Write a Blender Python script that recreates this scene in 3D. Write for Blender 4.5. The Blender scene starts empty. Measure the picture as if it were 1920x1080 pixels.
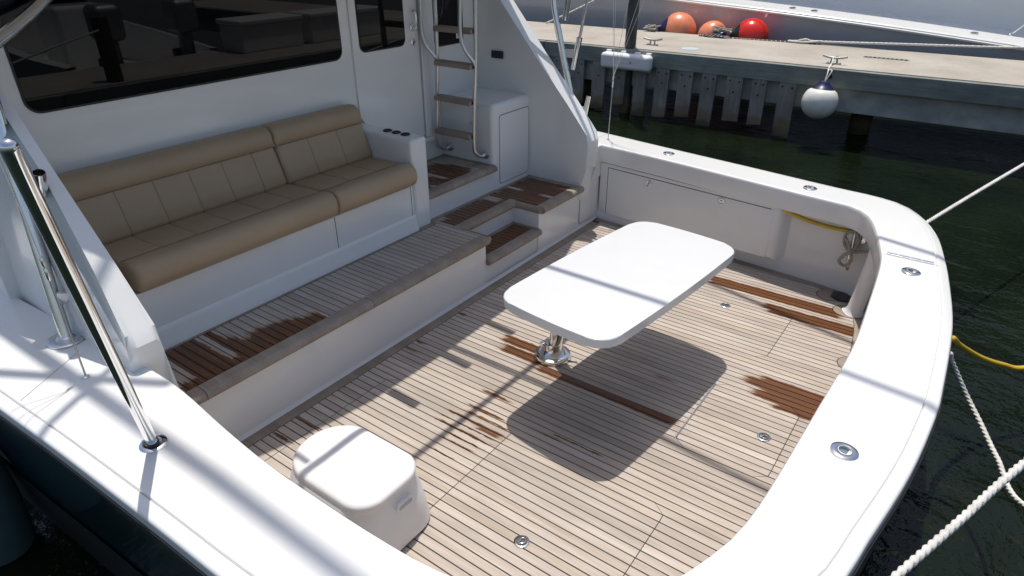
import bpy, bmesh, math, random
from mathutils import Vector, Matrix
random.seed(7)
sc = bpy.context.scene
COL = sc.collection

# ------------------------------------------------------------------ camera
FPX = 1225.6
PITCH, ROLL, YAW = 0.49498837, 0.00273327, 0.6265229
fw = Vector((-math.sin(YAW)*math.cos(PITCH), math.cos(YAW)*math.cos(PITCH), -math.sin(PITCH)))
rt = Vector((math.cos(YAW), math.sin(YAW), 0)); dn = fw.cross(rt)
r2 = rt*math.cos(ROLL) + dn*math.sin(ROLL); d2 = -rt*math.sin(ROLL) + dn*math.cos(ROLL)
cd = bpy.data.cameras.new('camera'); cam = bpy.data.objects.new('camera', cd); COL.objects.link(cam)
m = Matrix((r2, -d2, -fw)).transposed().to_4x4(); m.translation = (0, 0, 2.5)
cam.matrix_world = m
cd.sensor_fit = 'HORIZONTAL'; cd.sensor_width = 36.0; cd.lens = FPX/1920*36.0
cd.clip_start = 0.05; cd.clip_end = 2000
sc.camera = cam

# ------------------------------------------------------------------ sky, sun, exposure
SX, SY = 0.16, 0.19                                                # shadow drift per metre of height
SUN = Vector((-SX, SY, 1.0)).normalized()
w = bpy.data.worlds.new('World'); sc.world = w; w.use_nodes = True
nt = w.node_tree; bgn = nt.nodes['Background']
sky = nt.nodes.new('ShaderNodeTexSky'); sky.sky_type = 'NISHITA'; sky.sun_disc = False
sky.sun_elevation = math.asin(SUN.z); sky.sun_rotation = math.atan2(SUN.x, SUN.y)
sky.air_density = 1.0; sky.dust_density = 2.2; sky.ozone_density = 0.2
nt.links.new(sky.outputs[0], bgn.inputs[0]); bgn.inputs[1].default_value = 0.115
ld = bpy.data.lights.new('sun', 'SUN'); ld.energy = 3.5; ld.angle = math.radians(0.55); ld.color = (1, 0.955, 0.88)
sun = bpy.data.objects.new('sun', ld); COL.objects.link(sun)
sun.rotation_euler = (-SUN).to_track_quat('-Z', 'Y').to_euler(); sun.location = (-5, 5, 20)
sc.view_settings.view_transform = 'Standard'; sc.view_settings.look = 'None'
sc.view_settings.exposure = 0.12; sc.view_settings.gamma = 1.0; sc.view_settings.use_curve_mapping = False
try:
    sc.cycles.max_bounces = 8; sc.cycles.diffuse_bounces = 4; sc.cycles.glossy_bounces = 4
    sc.cycles.sample_clamp_indirect = 6.0; sc.cycles.caustics_reflective = False; sc.cycles.caustics_refractive = False
except Exception: pass

# ------------------------------------------------------------------ materials
class NT:
    def __init__(s, name):
        s.m = bpy.data.materials.new(name); s.m.use_nodes = True; s.t = s.m.node_tree
        s.b = s.t.nodes['Principled BSDF']; s.out = s.t.nodes['Material Output']
        s.tc = s.t.nodes.new('ShaderNodeTexCoord')
    def n(s, typ, **kw):
        k = s.t.nodes.new(typ)
        for a, v in kw.items(): setattr(k, a, v)
        return k
    def l(s, a, b): s.t.links.new(a, b)
    def setv(s, sock, v):
        if hasattr(v, 'is_output'): s.l(v, sock)
        else: sock.default_value = v
    def math(s, op, a, b=0.0, c=None, clamp=False):
        k = s.n('ShaderNodeMath', operation=op, use_clamp=clamp)
        s.setv(k.inputs[0], a); s.setv(k.inputs[1], b)
        if c is not None: s.setv(k.inputs[2], c)
        return k.outputs[0]
    def noise(s, scale=5., detail=4., rough=.5, stretch=None, vec=None, w=0):
        k = s.n('ShaderNodeTexNoise'); k.inputs['Scale'].default_value = scale
        k.inputs['Detail'].default_value = detail; k.inputs['Roughness'].default_value = rough
        v = vec or s.tc.outputs['Object']
        if stretch:
            mp = s.n('ShaderNodeMapping'); mp.inputs['Scale'].default_value = stretch; s.l(v, mp.inputs['Vector']); v = mp.outputs[0]
        s.l(v, k.inputs['Vector']); return k.outputs['Fac']
    def ramp(s, fac, stops):
        k = s.n('ShaderNodeValToRGB'); e = k.color_ramp.elements
        while len(e) < len(stops): e.new(0.5)
        for el, (p, c) in zip(e, stops): el.position = p; el.color = (*c, 1) if len(c) == 3 else c
        s.l(fac, k.inputs[0]); return k.outputs[0]
    def mix(s, fac, a, b, mode='MIX'):
        k = s.n('ShaderNodeMix', data_type='RGBA', blend_type=mode)
        s.setv(k.inputs[0], fac)
        for sk, v in ((k.inputs[6], a), (k.inputs[7], b)):
            if hasattr(v, 'is_output'): s.l(v, sk)
            else: sk.default_value = (*v, 1)
        return k.outputs[2]
    def smooth(s, x, lo, hi):
        k = s.n('ShaderNodeMapRange', interpolation_type='SMOOTHSTEP')
        s.setv(k.inputs[0], x); s.setv(k.inputs[1], lo); s.setv(k.inputs[2], hi)
        return k.outputs[0]
    def bump(s, h, strength=.2, dist=.01):
        k = s.n('ShaderNodeBump'); k.inputs['Strength'].default_value = strength; k.inputs['Distance'].default_value = dist
        s.l(h, k.inputs['Height']); s.l(k.outputs[0], s.b.inputs['Normal']); return k
    def col(s, c):
        s.setv(s.b.inputs['Base Color'], (*c, 1) if not hasattr(c, 'is_output') else c)
    def rough(s, r): s.setv(s.b.inputs['Roughness'], r)

def simple(name, c, r=.4, metal=0., var=.08, scale=6., bump=0., bscale=60., coat=0., spec=.5):
    t = NT(name); n = t.noise(scale, 5)
    lo = tuple(max(0, x*(1-var)) for x in c); hi = tuple(min(1, x*(1+var)) for x in c)
    t.col(t.ramp(n, [(.3, lo), (.7, hi)]))
    n2 = t.noise(scale*2.3, 4)
    t.rough(t.math('ADD', t.math('MULTIPLY', n2, r*.4), r*.8)); t.b.inputs['Metallic'].default_value = metal
    t.b.inputs['Coat Weight'].default_value = coat; t.b.inputs['Specular IOR Level'].default_value = spec
    if bump: t.bump(t.noise(bscale, 3), bump, .003)
    return t.m

def gelcoat(name, c=(.785, .785, .77)):
    t = NT(name); n = t.noise(2.2, 6, .6); g = t.noise(38, 4, .7)
    base = t.ramp(n, [(.25, tuple(x*.95 for x in c)), (.75, c)])
    speck = t.smooth(g, .70, .78)
    grime = t.smooth(t.noise(1.1, 7, .72, (1, 1, 2.4)), .55, .75)
    base = t.mix(t.math('MULTIPLY', grime, .10), base, (.50, .47, .41))
    t.col(t.mix(t.math('MULTIPLY', speck, .14), base, (.45, .42, .38)))
    t.rough(t.math('ADD', t.math('MULTIPLY', t.noise(9, 4), .16), .12))
    t.b.inputs['Coat Weight'].default_value = .35; t.b.inputs['Coat Roughness'].default_value = .08
    t.bump(t.noise(3.0, 2), .06, .01)
    return t.m

M = {}
M['gel'] = gelcoat('white_gelcoat')
M['gel2'] = gelcoat('white_table_laminate', (.71, .71, .70))
M['plastic'] = simple('white_moulded_plastic', (.80, .79, .78), .38, var=.03, bump=.03, bscale=180)
M['chrome'] = simple('polished_stainless', (.78, .78, .77), .07, 1., var=.03)
M['alu'] = simple('brushed_aluminium', (.66, .67, .68), .30, 1., var=.06, scale=14)
M['polished_alu'] = simple('polished_aluminium', (.80, .81, .82), .22, 1., var=.04, scale=14)
M['black'] = simple('black_rubber', (.012, .012, .013), .45)
M['caulk'] = simple('black_caulk', (.010, .009, .008), .6)
M['seam'] = simple('seam_shadow_gap', (.03, .03, .03), .6)
M['hose'] = simple('yellow_hose', (.62, .42, .04), .38, var=.1)
M['navy'] = simple('navy_vinyl', (.012, .014, .07), .35)
M['orange'] = simple('faded_orange_vinyl', (.82, .27, .14), .34, var=.16, scale=5, bump=.05, bscale=40)
M['red'] = simple('red_vinyl', (.68, .028, .018), .22, var=.06, scale=3)
M['white_vinyl'] = simple('off_white_vinyl', (.76, .75, .68), .35, var=.10, scale=7)
M['galv'] = simple('galvanised_steel', (.36, .37, .36), .5, .8, var=.15, scale=20, bump=.2)
M['cable'] = simple('wire_cable', (.45, .45, .44), .4, .9)
M['line'] = simple('monofilament', (.72, .72, .70), .4)
M['grate'] = simple('drain_grate_metal', (.07, .07, .07), .6)
M['lid'] = simple('pale_blue_lid', (.50, .58, .62), .4)

def glass():
    t = NT('dark_tinted_glass'); t.col((.002, .002, .0025)); t.rough(.012)
    t.b.inputs['IOR'].default_value = 1.36; return t.m
M['glass'] = glass()

def hullmat():
    t = NT('dark_teal_hull_paint'); n = t.noise(1.6, 5)
    t.col(t.ramp(n, [(.3, (.008, .022, .030)), (.7, (.012, .032, .042))])); t.rough(.16)
    t.b.inputs['Coat Weight'].default_value = .5; t.b.inputs['Coat Roughness'].default_value = .05
    return t.m
M['hull'] = hullmat()

def vinyl():
    t = NT('tan_vinyl'); n = t.noise(3.0, 5)
    t.col(t.ramp(n, [(.3, (.40, .288, .178)), (.7, (.44, .320, .200))]))
    t.rough(t.math('ADD', t.math('MULTIPLY', t.noise(12, 3), .15), .40))
    v = t.n('ShaderNodeTexVoronoi'); v.inputs['Scale'].default_value = 420; t.l(t.tc.outputs['Object'], v.inputs['Vector'])
    h = t.math('ADD', t.math('MULTIPLY', v.outputs[0], .25), t.math('MULTIPLY', t.noise(6, 4, .6, (1, .6, 1)), 3.2))
    t.bump(h, .30, .005)
    return t.m
M['slate'] = simple('glossy_slate_grey_hull', (.46, .465, .49), .12, var=.04, scale=1.5, coat=.6)
M['vinyl'] = vinyl()
M['vinyl_seam'] = simple('tan_vinyl_stitched_seam', (.20, .14, .085), .6)

def teak(name, dry0=(.375, .325, .282), dry1=(.57, .508, .450)):
    t = NT(name); oi = t.n('ShaderNodeObjectInfo')
    pos = t.tc.outputs['Object']
    off = t.n('ShaderNodeVectorMath', operation='ADD'); t.l(pos, off.inputs[0])
    cx = t.n('ShaderNodeCombineXYZ'); t.l(t.math('MULTIPLY', oi.outputs['Random'], 37.0), cx.inputs[0]); t.l(cx.outputs[0], off.inputs[1])
    g = t.noise(1., 6, .65, (3.5, 90, 90), off.outputs[0])          # grain along x
    b = t.noise(1., 3, .5, (1.8, 9, 9), off.outputs[0])
    base = t.ramp(b, [(.25, dry0), (.75, dry1)])
    pl = t.ramp(oi.outputs['Random'], [(0, (.84, .82, .80)), (.35, (.97, .96, .955)), (.7, (1.02, 1.01, 1.0)), (1, (.93, .88, .82))])
    base = t.mix(1.0, base, pl, 'MULTIPLY')
    gr = t.ramp(g, [(.30, (.80, .77, .74)), (.62, (1.04, 1.04, 1.04))])
    base = t.mix(.8, base, gr, 'MULTIPLY')
    dark = t.smooth(t.noise(1., 4, .6, (5, 22, 22)), .62, .80)
    base = t.mix(t.math('MULTIPLY', dark, .30), base, (.24, .19, .15))
    # wet streaks that follow single planks: object properties wet_a/wet_b = (x0, x1, amount), wet_ay/wet_by = (y0, y1, soft)
    sep = t.n('ShaderNodeSeparateXYZ'); t.l(pos, sep.inputs[0])
    en = t.math('SUBTRACT', t.noise(1., 4, .6, (14, 60, 60)), .5)
    ex = t.math('MULTIPLY_ADD', en, .16, sep.outputs[0]); ey = t.math('MULTIPLY_ADD', en, .03, sep.outputs[1])
    wet = None
    for k in ('wet_a', 'wet_b'):
        a1 = t.n('ShaderNodeAttribute', attribute_type='OBJECT', attribute_name=k); s1 = t.n('ShaderNodeSeparateXYZ'); t.l(a1.outputs['Vector'], s1.inputs[0])
        a2 = t.n('ShaderNodeAttribute', attribute_type='OBJECT', attribute_name=k+'y'); s2 = t.n('ShaderNodeSeparateXYZ'); t.l(a2.outputs['Vector'], s2.inputs[0])
        f = t.smooth(ex, t.math('SUBTRACT', s1.outputs[0], .05), t.math('ADD', s1.outputs[0], .04))
        f2 = t.smooth(ex, t.math('ADD', s1.outputs[1], .05), t.math('SUBTRACT', s1.outputs[1], .04))
        f3 = t.smooth(ey, t.math('SUBTRACT', s2.outputs[0], .002), t.math('ADD', s2.outputs[0], .002))
        f4 = t.smooth(ey, t.math('ADD', s2.outputs[1], .002), t.math('SUBTRACT', s2.outputs[1], .002))
        q = t.math('MULTIPLY', t.math('MULTIPLY', f, f2), t.math('MULTIPLY', f3, f4)); q = t.math('MULTIPLY', q, s1.outputs[2])
        wet = q if wet is None else t.math('MAXIMUM', wet, q)
    wet = t.math('MULTIPLY', wet, t.math('MULTIPLY_ADD', b, .5, .70), clamp=True)
    wc = t.ramp(g, [(.25, (.060, .024, .010)), (.75, (.20, .080, .028))])
    wc = t.mix(1.0, wc, pl, 'MULTIPLY')
    halo = t.ramp(wet, [(0, (1, 1, 1)), (.35, (.80, .70, .62)), (1, (.62, .48, .38))])
    core = t.smooth(wet, .28, .80)
    t.col(t.mix(core, t.mix(1.0, base, halo, 'MULTIPLY'), wc))
    t.rough(t.math('SUBTRACT', .62, t.math('MULTIPLY', wet, .30)))
    t.b.inputs['Specular IOR Level'].default_value = .35
    t.bump(g, .25, .002)
    return t.m
M['teak'] = teak('weathered_teak')
M['teak_trim'] = teak('weathered_teak_trim', (.27, .225, .18), (.39, .335, .28))

def concrete():
    t = NT('dock_concrete'); n = t.noise(1.3, 8, .65); f = t.noise(40, 5, .7)
    c = t.ramp(n, [(.25, (.33, .295, .25)), (.55, (.44, .40, .345)), (.8, (.53, .49, .43))])
    c = t.mix(.6, c, t.ramp(f, [(.3, (.72, .72, .72)), (.65, (1.06, 1.06, 1.06))]), 'MULTIPLY')
    rust = t.smooth(t.noise(1.1, 5, .6, (1, 2.2, 1)), .62, .72)
    c = t.mix(t.math('MULTIPLY', rust, .35), c, (.42, .25, .14))
    st = t.smooth(t.noise(2.6, 6, .7), .56, .70)
    c = t.mix(t.math('MULTIPLY', st, .45), c, (.20, .18, .15))
    t.col(c); t.rough(.85); t.bump(f, .4, .006); return t.m
M['concrete'] = concrete()

def dockwood(name, c0, c1, algae, st=None):
    t = NT(name); oi = t.n('ShaderNodeObjectInfo')
    off = t.n('ShaderNodeVectorMath', operation='ADD'); t.l(t.tc.outputs['Object'], off.inputs[0])
    cx = t.n('ShaderNodeCombineXYZ'); t.l(t.math('MULTIPLY', oi.outputs['Random'], 23.0), cx.inputs[0]); t.l(cx.outputs[0], off.inputs[1])
    st = st or ((30, 30, 2.0) if algae else (2.0, 30, 30))
    g = t.noise(1., 6, .65, st, off.outputs[0]); n = t.noise(2.2, 5, .6, None, off.outputs[0])
    c = t.ramp(n, [(.25, c0), (.75, c1)])
    c = t.mix(.8, c, t.ramp(g, [(.3, (.6, .6, .6)), (.65, (1.1, 1.1, 1.1))]), 'MULTIPLY')
    if algae:
        sp = t.n('ShaderNodeSeparateXYZ'); t.l(t.tc.outputs['Object'], sp.inputs[0])
        z = t.math('ADD', sp.outputs[2], t.math('MULTIPLY', t.math('SUBTRACT', n, .5), .35))
        a1 = t.smooth(z, .02, -.10); a2 = t.smooth(z, -.14, -.26)
        c = t.mix(t.math('MULTIPLY', a1, .7), c, (.16, .11, .045)); c = t.mix(t.math('MULTIPLY', a2, .75), c, (.05, .05, .02))
    t.col(c); t.rough(.8); t.bump(g, .4, .006); return t.m
M['board'] = dockwood('weathered_grey_board', (.18, .17, .16), (.34, .32, .30), True)
M['waler'] = dockwood('weathered_green_grey_timber', (.16, .18, .165), (.30, .32, .295), False)
M['pile'] = dockwood('dark_piling_timber', (.05, .048, .044), (.10, .095, .088), True)
M['pier_conc'] = dockwood('stained_concrete_beam', (.32, .33, .31), (.56, .56, .52), True, (3, 3, 5))

def ropemat(name, c):
    t = NT(name); n = t.noise(30, 4); t.col(t.ramp(n, [(.3, tuple(x*.75 for x in c)), (.7, c)])); t.rough(.8)
    t.bump(t.noise(220, 3), .4, .002); return t.m
M['rope'] = ropemat('white_nylon_rope', (.72, .70, .66)); M['rope_old'] = ropemat('grey_old_rope', (.42, .38, .31))
M['chain'] = simple('chain_steel', (.16, .16, .155), .5, .7, var=.2, scale=30)

def water():
    t = NT('harbour_water')
    h1 = t.noise(1.0, 2, .5, (1.0, 1.5, 1)); h2 = t.noise(3.4, 2, .5, (1.0, 1.6, 1)); h3 = t.noise(24., 2, .5)
    h = t.math('ADD', t.math('MULTIPLY', h1, .9), t.math('ADD', t.math('MULTIPLY', h2, .34), t.math('MULTIPLY', h3, .10)))
    t.col(t.ramp(t.noise(.9, 3), [(.3, (.0025, .005, .002)), (.7, (.007, .012, .0045))])); t.rough(.035)
    t.b.inputs['IOR'].default_value = 1.33
    t.bump(h, .42, .20); return t.m
M['water'] = water()

# ------------------------------------------------------------------ mesh helpers
def link(name, me, mat, parent=None, smooth=False, auto=None):
    o = bpy.data.objects.new(name, me); COL.objects.link(o)
    if mat is not None: me.materials.append(M[mat] if isinstance(mat, str) else mat)
    if smooth:
        me.shade_smooth()
        if auto: me.set_sharp_from_angle(angle=math.radians(auto))
    if parent is not None:
        o.parent = parent; o.matrix_parent_inverse = parent.matrix_world.inverted() if False else Matrix.Translation(-Vector(parent.get('_o', (0, 0, 0))))
    return o
def wn(o):
    m_ = o.modifiers.new('weighted_normal', 'WEIGHTED_NORMAL'); m_.keep_sharp = True; m_.weight = 80; return o
def mesh(name, v, f, mat, parent=None, smooth=False, auto=None):
    me = bpy.data.meshes.new(name); me.from_pydata([tuple(p) for p in v], [], f)
    bm = bmesh.new(); bm.from_mesh(me); bmesh.ops.remove_doubles(bm, verts=bm.verts, dist=1e-6)
    bmesh.ops.recalc_face_normals(bm, faces=bm.faces); bm.to_mesh(me); bm.free()
    return link(name, me, mat, parent, smooth, auto)
def bmlink(name, bm, mat, parent=None, smooth=False, auto=None):
    bmesh.ops.recalc_face_normals(bm, faces=bm.faces)
    me = bpy.data.meshes.new(name); bm.to_mesh(me); bm.free(); return link(name, me, mat, parent, smooth, auto)
def tag(o, label, cat, group=None, kind=None):
    o['label'] = label; o['category'] = cat
    if group: o['group'] = group
    if kind: o['kind'] = kind
    return o
def thing(name, label, cat, loc=(0, 0, 0), group=None):
    o = bpy.data.objects.new(name, None); COL.objects.link(o); o.location = loc; o['_o'] = tuple(loc)
    o.empty_display_size = .1
    return tag(o, label, cat, group)
def rbox(name, b, r, mat, parent=None, seg=3, edges=None):
    x0, x1, y0, y1, z0, z1 = b
    bm = bmesh.new(); bmesh.ops.create_cube(bm, size=1)
    for v in bm.verts: v.co = Vector(((x0+x1)/2+v.co.x*(x1-x0), (y0+y1)/2+v.co.y*(y1-y0), (z0+z1)/2+v.co.z*(z1-z0)))
    if r > 0:
        es = [e for e in bm.edges if edges is None or edges(e)]
        bmesh.ops.bevel(bm, geom=es, offset=r, segments=seg, profile=.5, affect='EDGES')
    o = bmlink(name, bm, mat, parent, r > 0, 40)
    return wn(o) if r > 0 else o
def prism(name, pts, z0, z1, r, mat, parent=None, seg=3, both=False):
    bm = bmesh.new(); a = [bm.verts.new((p[0], p[1], z0)) for p in pts]; c = [bm.verts.new((p[0], p[1], z1)) for p in pts]
    n = len(pts); bm.faces.new(a[::-1]); bm.faces.new(c)
    for i in range(n): bm.faces.new((a[i], a[(i+1) % n], c[(i+1) % n], c[i]))
    if r > 0:
        es = [e for e in bm.edges if all(abs(v.co.z-z1) < 1e-6 for v in e.verts) or (both and all(abs(v.co.z-z0) < 1e-6 for v in e.verts))]
        bmesh.ops.bevel(bm, geom=es, offset=r, segments=seg, profile=.5, affect='EDGES')
    return wn(bmlink(name, bm, mat, parent, True, 35))
def wallprism(name, pts, axis, a0, a1, r, mat, parent=None, seg=3):
    """polygon in (u,z) extruded along axis: axis 'x' -> u=y ; axis 'y' -> u=x"""
    bm = bmesh.new(); P = (lambda u, z, a: (a, u, z)) if axis == 'x' else (lambda u, z, a: (u, a, z))
    A = [bm.verts.new(P(u, z, a0)) for u, z in pts]; B = [bm.verts.new(P(u, z, a1)) for u, z in pts]; n = len(pts)
    bm.faces.new(A[::-1]); bm.faces.new(B)
    for i in range(n): bm.faces.new((A[i], A[(i+1) % n], B[(i+1) % n], B[i]))
    if r > 0:
        k = 0 if axis == 'x' else 1
        es = [e for e in bm.edges if abs(e.verts[0].co[k]-e.verts[1].co[k]) < 1e-6]
        bmesh.ops.bevel(bm, geom=es, offset=r, segments=seg, profile=.5, affect='EDGES')
    return wn(bmlink(name, bm, mat, parent, True, 35))
def rrect(x0, x1, y0, y1, r, n=6):
    out = []
    for cx, cy, a in ((x1-r, y1-r, 0), (x0+r, y1-r, 90), (x0+r, y0+r, 180), (x1-r, y0+r, 270)):
        for i in range(n+1):
            t = math.radians(a+90*i/n); out.append((cx+r*math.cos(t), cy+r*math.sin(t)))
    return out
def cr(pts, n=8):
    """Catmull-Rom through points"""
    P = [Vector(p) for p in pts]; out = []
    for i in range(len(P)-1):
        p0 = P[max(i-1, 0)]; p1 = P[i]; p2 = P[i+1]; p3 = P[min(i+2, len(P)-1)]
        for k in range(n):
            t = k/n
            out.append(.5*((2*p1)+(-p0+p2)*t+(2*p0-5*p1+4*p2-p3)*t*t+(-p0+3*p1-3*p2+p3)*t**3))
    out.append(P[-1]); return out
def resample(P, n):
    P = [Vector(p) for p in P]; d = [0]
    for a, b in zip(P, P[1:]): d.append(d[-1]+(b-a).length)
    out = []; j = 0
    for i in range(n):
        s = d[-1]*i/(n-1)
        while j < len(P)-2 and d[j+1] < s: j += 1
        t = (s-d[j])/max(d[j+1]-d[j], 1e-9); out.append(P[j].lerp(P[j+1], min(max(t, 0), 1)))
    return out
def tube(name, pts, r, mat, parent=None, n=12, rr=None, twist=None, hollow=False):
    """round (or, with twist, three-strand) bar along a polyline; rr = radius per point"""
    P = [Vector(p) for p in pts]; v = []; f = []
    T = [(P[min(i+1, len(P)-1)]-P[max(i-1, 0)]).normalized() for i in range(len(P))]
    up = Vector((0, 0, 1)) if abs(T[0].z) < .9 else Vector((1, 0, 0))
    nrm = (up-T[0]*up.dot(T[0])).normalized(); s = 0
    for i, p in enumerate(P):
        if i: 
            s += (P[i]-P[i-1]).length
            nrm = (nrm-T[i]*nrm.dot(T[i])).normalized()
        bn = T[i].cross(nrm); R = rr[i] if rr else r
        for k in range(n):
            a = 2*math.pi*k/n; q = R
            if twist:
                ph = (a+s*twist+math.pi/3) % (2*math.pi/3)-math.pi/3; q = R*(.52*math.cos(ph)+math.sqrt(max(.2304-(.52*math.sin(ph))**2, 0)))
            v.append(p+(nrm*math.cos(a)+bn*math.sin(a))*q)
    for i in range(len(P)-1):
        for k in range(n):
            f.append((i*n+k, i*n+(k+1) % n, (i+1)*n+(k+1) % n, (i+1)*n+k))
    if not hollow:
        f.append(tuple(range(n))[::-1]); f.append(tuple((len(P)-1)*n+k for k in range(n)))
    return mesh(name, v, f, mat, parent, True, 50)
def pipe(name, p0, p1, ro, ri, mat, parent=None, n=20):
    """open tube with a wall thickness"""
    p0 = Vector(p0); p1 = Vector(p1); d = (p1-p0).normalized(); a = d.orthogonal().normalized(); b = d.cross(a); v = []; f = []
    for p, r in ((p0, ro), (p1, ro), (p1, ri), (p0+d*.02, ri)):
        for k in range(n):
            t = 2*math.pi*k/n; v.append(p+(a*math.cos(t)+b*math.sin(t))*r)
    for j in range(3):
        for k in range(n): f.append((j*n+k, j*n+(k+1) % n, (j+1)*n+(k+1) % n, (j+1)*n+k))
    f.append(tuple(range(n))); f.append(tuple(3*n+k for k in range(n)))
    return mesh(name, v, f, mat, parent, True, 40)
def rope(name, pts, r, mat='rope', parent=None, step=.006, lay=None):
    P = cr(pts, 16); L = sum((b-a).length for a, b in zip(P, P[1:]))
    return tube(name, resample(P, max(8, int(L/step))), r, mat, parent, 18, twist=lay or (1.05/r))
def lathe(name, prof, loc, axis=(0, 0, 1), mat='chrome', parent=None, n=28, closed=False):
    """profile [(radius, height)] turned about axis at loc"""
    ax = Vector(axis).normalized(); a = ax.orthogonal().normalized(); b = ax.cross(a); L = Vector(loc); v = []; f = []
    for r, h in prof:
        for k in range(n):
            t = 2*math.pi*k/n; v.append(L+ax*h+(a*math.cos(t)+b*math.sin(t))*max(r, 1e-4))
    for i in range(len(prof)-1):
        for k in range(n): f.append((i*n+k, i*n+(k+1) % n, (i+1)*n+(k+1) % n, (i+1)*n+k))
    if prof[0][0] > 1e-3 and not closed: f.append(tuple(range(n)))
    if prof[-1][0] > 1e-3 and not closed: f.append(tuple((len(prof)-1)*n+k for k in range(n)))
    if closed:
        i = len(prof)-1
        for k in range(n): f.append((i*n+k, i*n+(k+1) % n, (k+1) % n, k))
    return mesh(name, v, f, mat, parent, True, 38)
def strip(name, rows, mat, parent=None, smooth=True, auto=40, cap=False):
    """rows: list of equally long point lists, joined row to row"""
    v = [p for r in rows for p in r]; n = len(rows[0]); f = []
    for i in range(len(rows)-1):
        for k in range(n-1): f.append((i*n+k, i*n+k+1, (i+1)*n+k+1, (i+1)*n+k))
    return wn(mesh(name, v, f, mat, parent, smooth, auto))
def sweep(name, path, prof, mat, parent=None, closed=False, smooth=True):
    """profile [(offset to the right of travel, z)] swept along an xy polyline with mitred corners"""
    P = [Vector((p[0], p[1])) for p in path]; rows = []
    for i in range(len(P)):
        a = (P[i]-P[i-1]).normalized() if i else (P[1]-P[0]).normalized()
        b = (P[i+1]-P[i]).normalized() if i < len(P)-1 else a
        na = Vector((a.y, -a.x)); nb = Vector((b.y, -b.x)); mm = (na+nb); mm = mm/max(mm.length_squared, 1e-6)*2
        rows.append([(P[i].x+mm.x*o, P[i].y+mm.y*o, z) for o, z in prof])
    v = [p for r in rows for p in r]; n = len(prof); f = []
    for i in range(len(rows)-1):
        for k in range(n): f.append((i*n+k, i*n+(k+1) % n, (i+1)*n+(k+1) % n, (i+1)*n+k))
    f.append(tuple(range(n))[::-1]); f.append(tuple((len(rows)-1)*n+k for k in range(n)))
    return mesh(name, v, f, mat, parent, smooth, 35)
def clip(poly, a, b, c):
    """keep the side of polygon where a*x+b*y <= c"""
    out = []
    for i in range(len(poly)):
        p, q = poly[i], poly[(i+1) % len(poly)]; dp = a*p[0]+b*p[1]-c; dq = a*q[0]+b*q[1]-c
        if dp <= 0: out.append(p)
        if (dp < 0 < dq) or (dq < 0 < dp):
            t = dp/(dp-dq); out.append((p[0]+(q[0]-p[0])*t, p[1]+(q[1]-p[1])*t))
    res = []
    for p in out:
        if not res or abs(p[0]-res[-1][0])+abs(p[1]-res[-1][1]) > 1e-5: res.append(p)
    if len(res) > 1 and abs(res[0][0]-res[-1][0])+abs(res[0][1]-res[-1][1]) < 1e-5: res.pop()
    return res
def area(p): return abs(sum(p[i][0]*p[(i+1) % len(p)][1]-p[(i+1) % len(p)][0]*p[i][1] for i in range(len(p))))/2
def plank(poly, z, parent, mat='teak', th=.006, name='plank'):
    if len(poly) < 3 or area(poly) < 4e-4: return None
    n = len(poly); v = [(x, y, z-th) for x, y in poly]+[(x, y, z) for x, y in poly]
    f = [tuple(n+i for i in range(n))]+[(i, (i+1) % n, n+(i+1) % n, n+i) for i in range(n)]
    return mesh(name, v, f, mat, parent)

# ------------------------------------------------------------------ water
WZ = -0.30
tag(mesh('water', [(-400, -400, WZ), (400, -400, WZ), (400, 400, WZ), (-400, 400, WZ)], [(0, 1, 2, 3)], 'water'), 'dark green rippled harbour water around the boat and dock', 'water', kind='structure')

# ------------------------------------------------------------------ the yacht
boat = thing('sport_fishing_yacht', 'white sport fishing yacht with teak cockpit deck, dark cabin windows and teal hull', 'yacht', (-2, 3.08, -.3))
SEAM = [(-7, .43), (-4.2, .50), (-3.123, .547), (-2.589, .577), (-1.931, .604), (-1.427, .621), (-1.0, .66), (-.62, .76), (-.36, .96), (-.17, 1.25), (-.027, 1.627), (.019, 1.886), (.084, 2.297), (.118, 2.7), (.122, 2.95), (.102, 3.571), (.038, 4.101), (-.02, 4.45), (-.09, 4.78), (-.19, 5.04), (-.33, 5.24), (-.511, 5.322), (-.819, 5.362), (-1.522, 5.481), (-2.3, 5.604), (-3.337, 5.775), (-4.5, 5.93), (-7, 6.15)]
INNER = [(-7, .85), (-4.2, .93), (-3.2, .995), (-2.678, 1.012), (-2.45, 1.005), (-2.12, .971), (-1.81, .948), (-1.509, .944), (-1.249, .948), (-1.0, .965), (-.78, 1.02), (-.56, 1.14), (-.43, 1.28), (-.345, 1.45), (-.27, 1.75), (-.233, 2.45), (-.212, 3.05), (-.235, 3.6), (-.263, 4.053), (-.298, 4.3), (-.40, 4.69), (-.485, 4.9), (-.60, 5.0), (-.75, 5.03), (-.979, 5.062), (-1.64, 5.174), (-2.145, 5.257), (-2.916, 5.36), (-4.5, 5.6), (-7, 5.8)]
NS = 170
KC = 1.0174
seam = resample(cr([(x*KC, y*KC, 0) for x, y in SEAM], 10), NS); inner = resample(cr([(x*KC, y*KC, 0) for x, y in INNER], 10), NS)
def normals(P):
    out = []
    for i in range(len(P)):
        t = (P[min(i+1, len(P)-1)]-P[max(i-1, 0)]).normalized(); out.append(Vector((t.y, -t.x, 0)))   # right of travel = outboard
    return out
sn, inn = normals(seam), normals(inner)
def off(P, N, d, z): return [Vector((p.x+n.x*d, p.y+n.y*d, z)) for p, n in zip(P, N)]
CZ = .75
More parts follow.
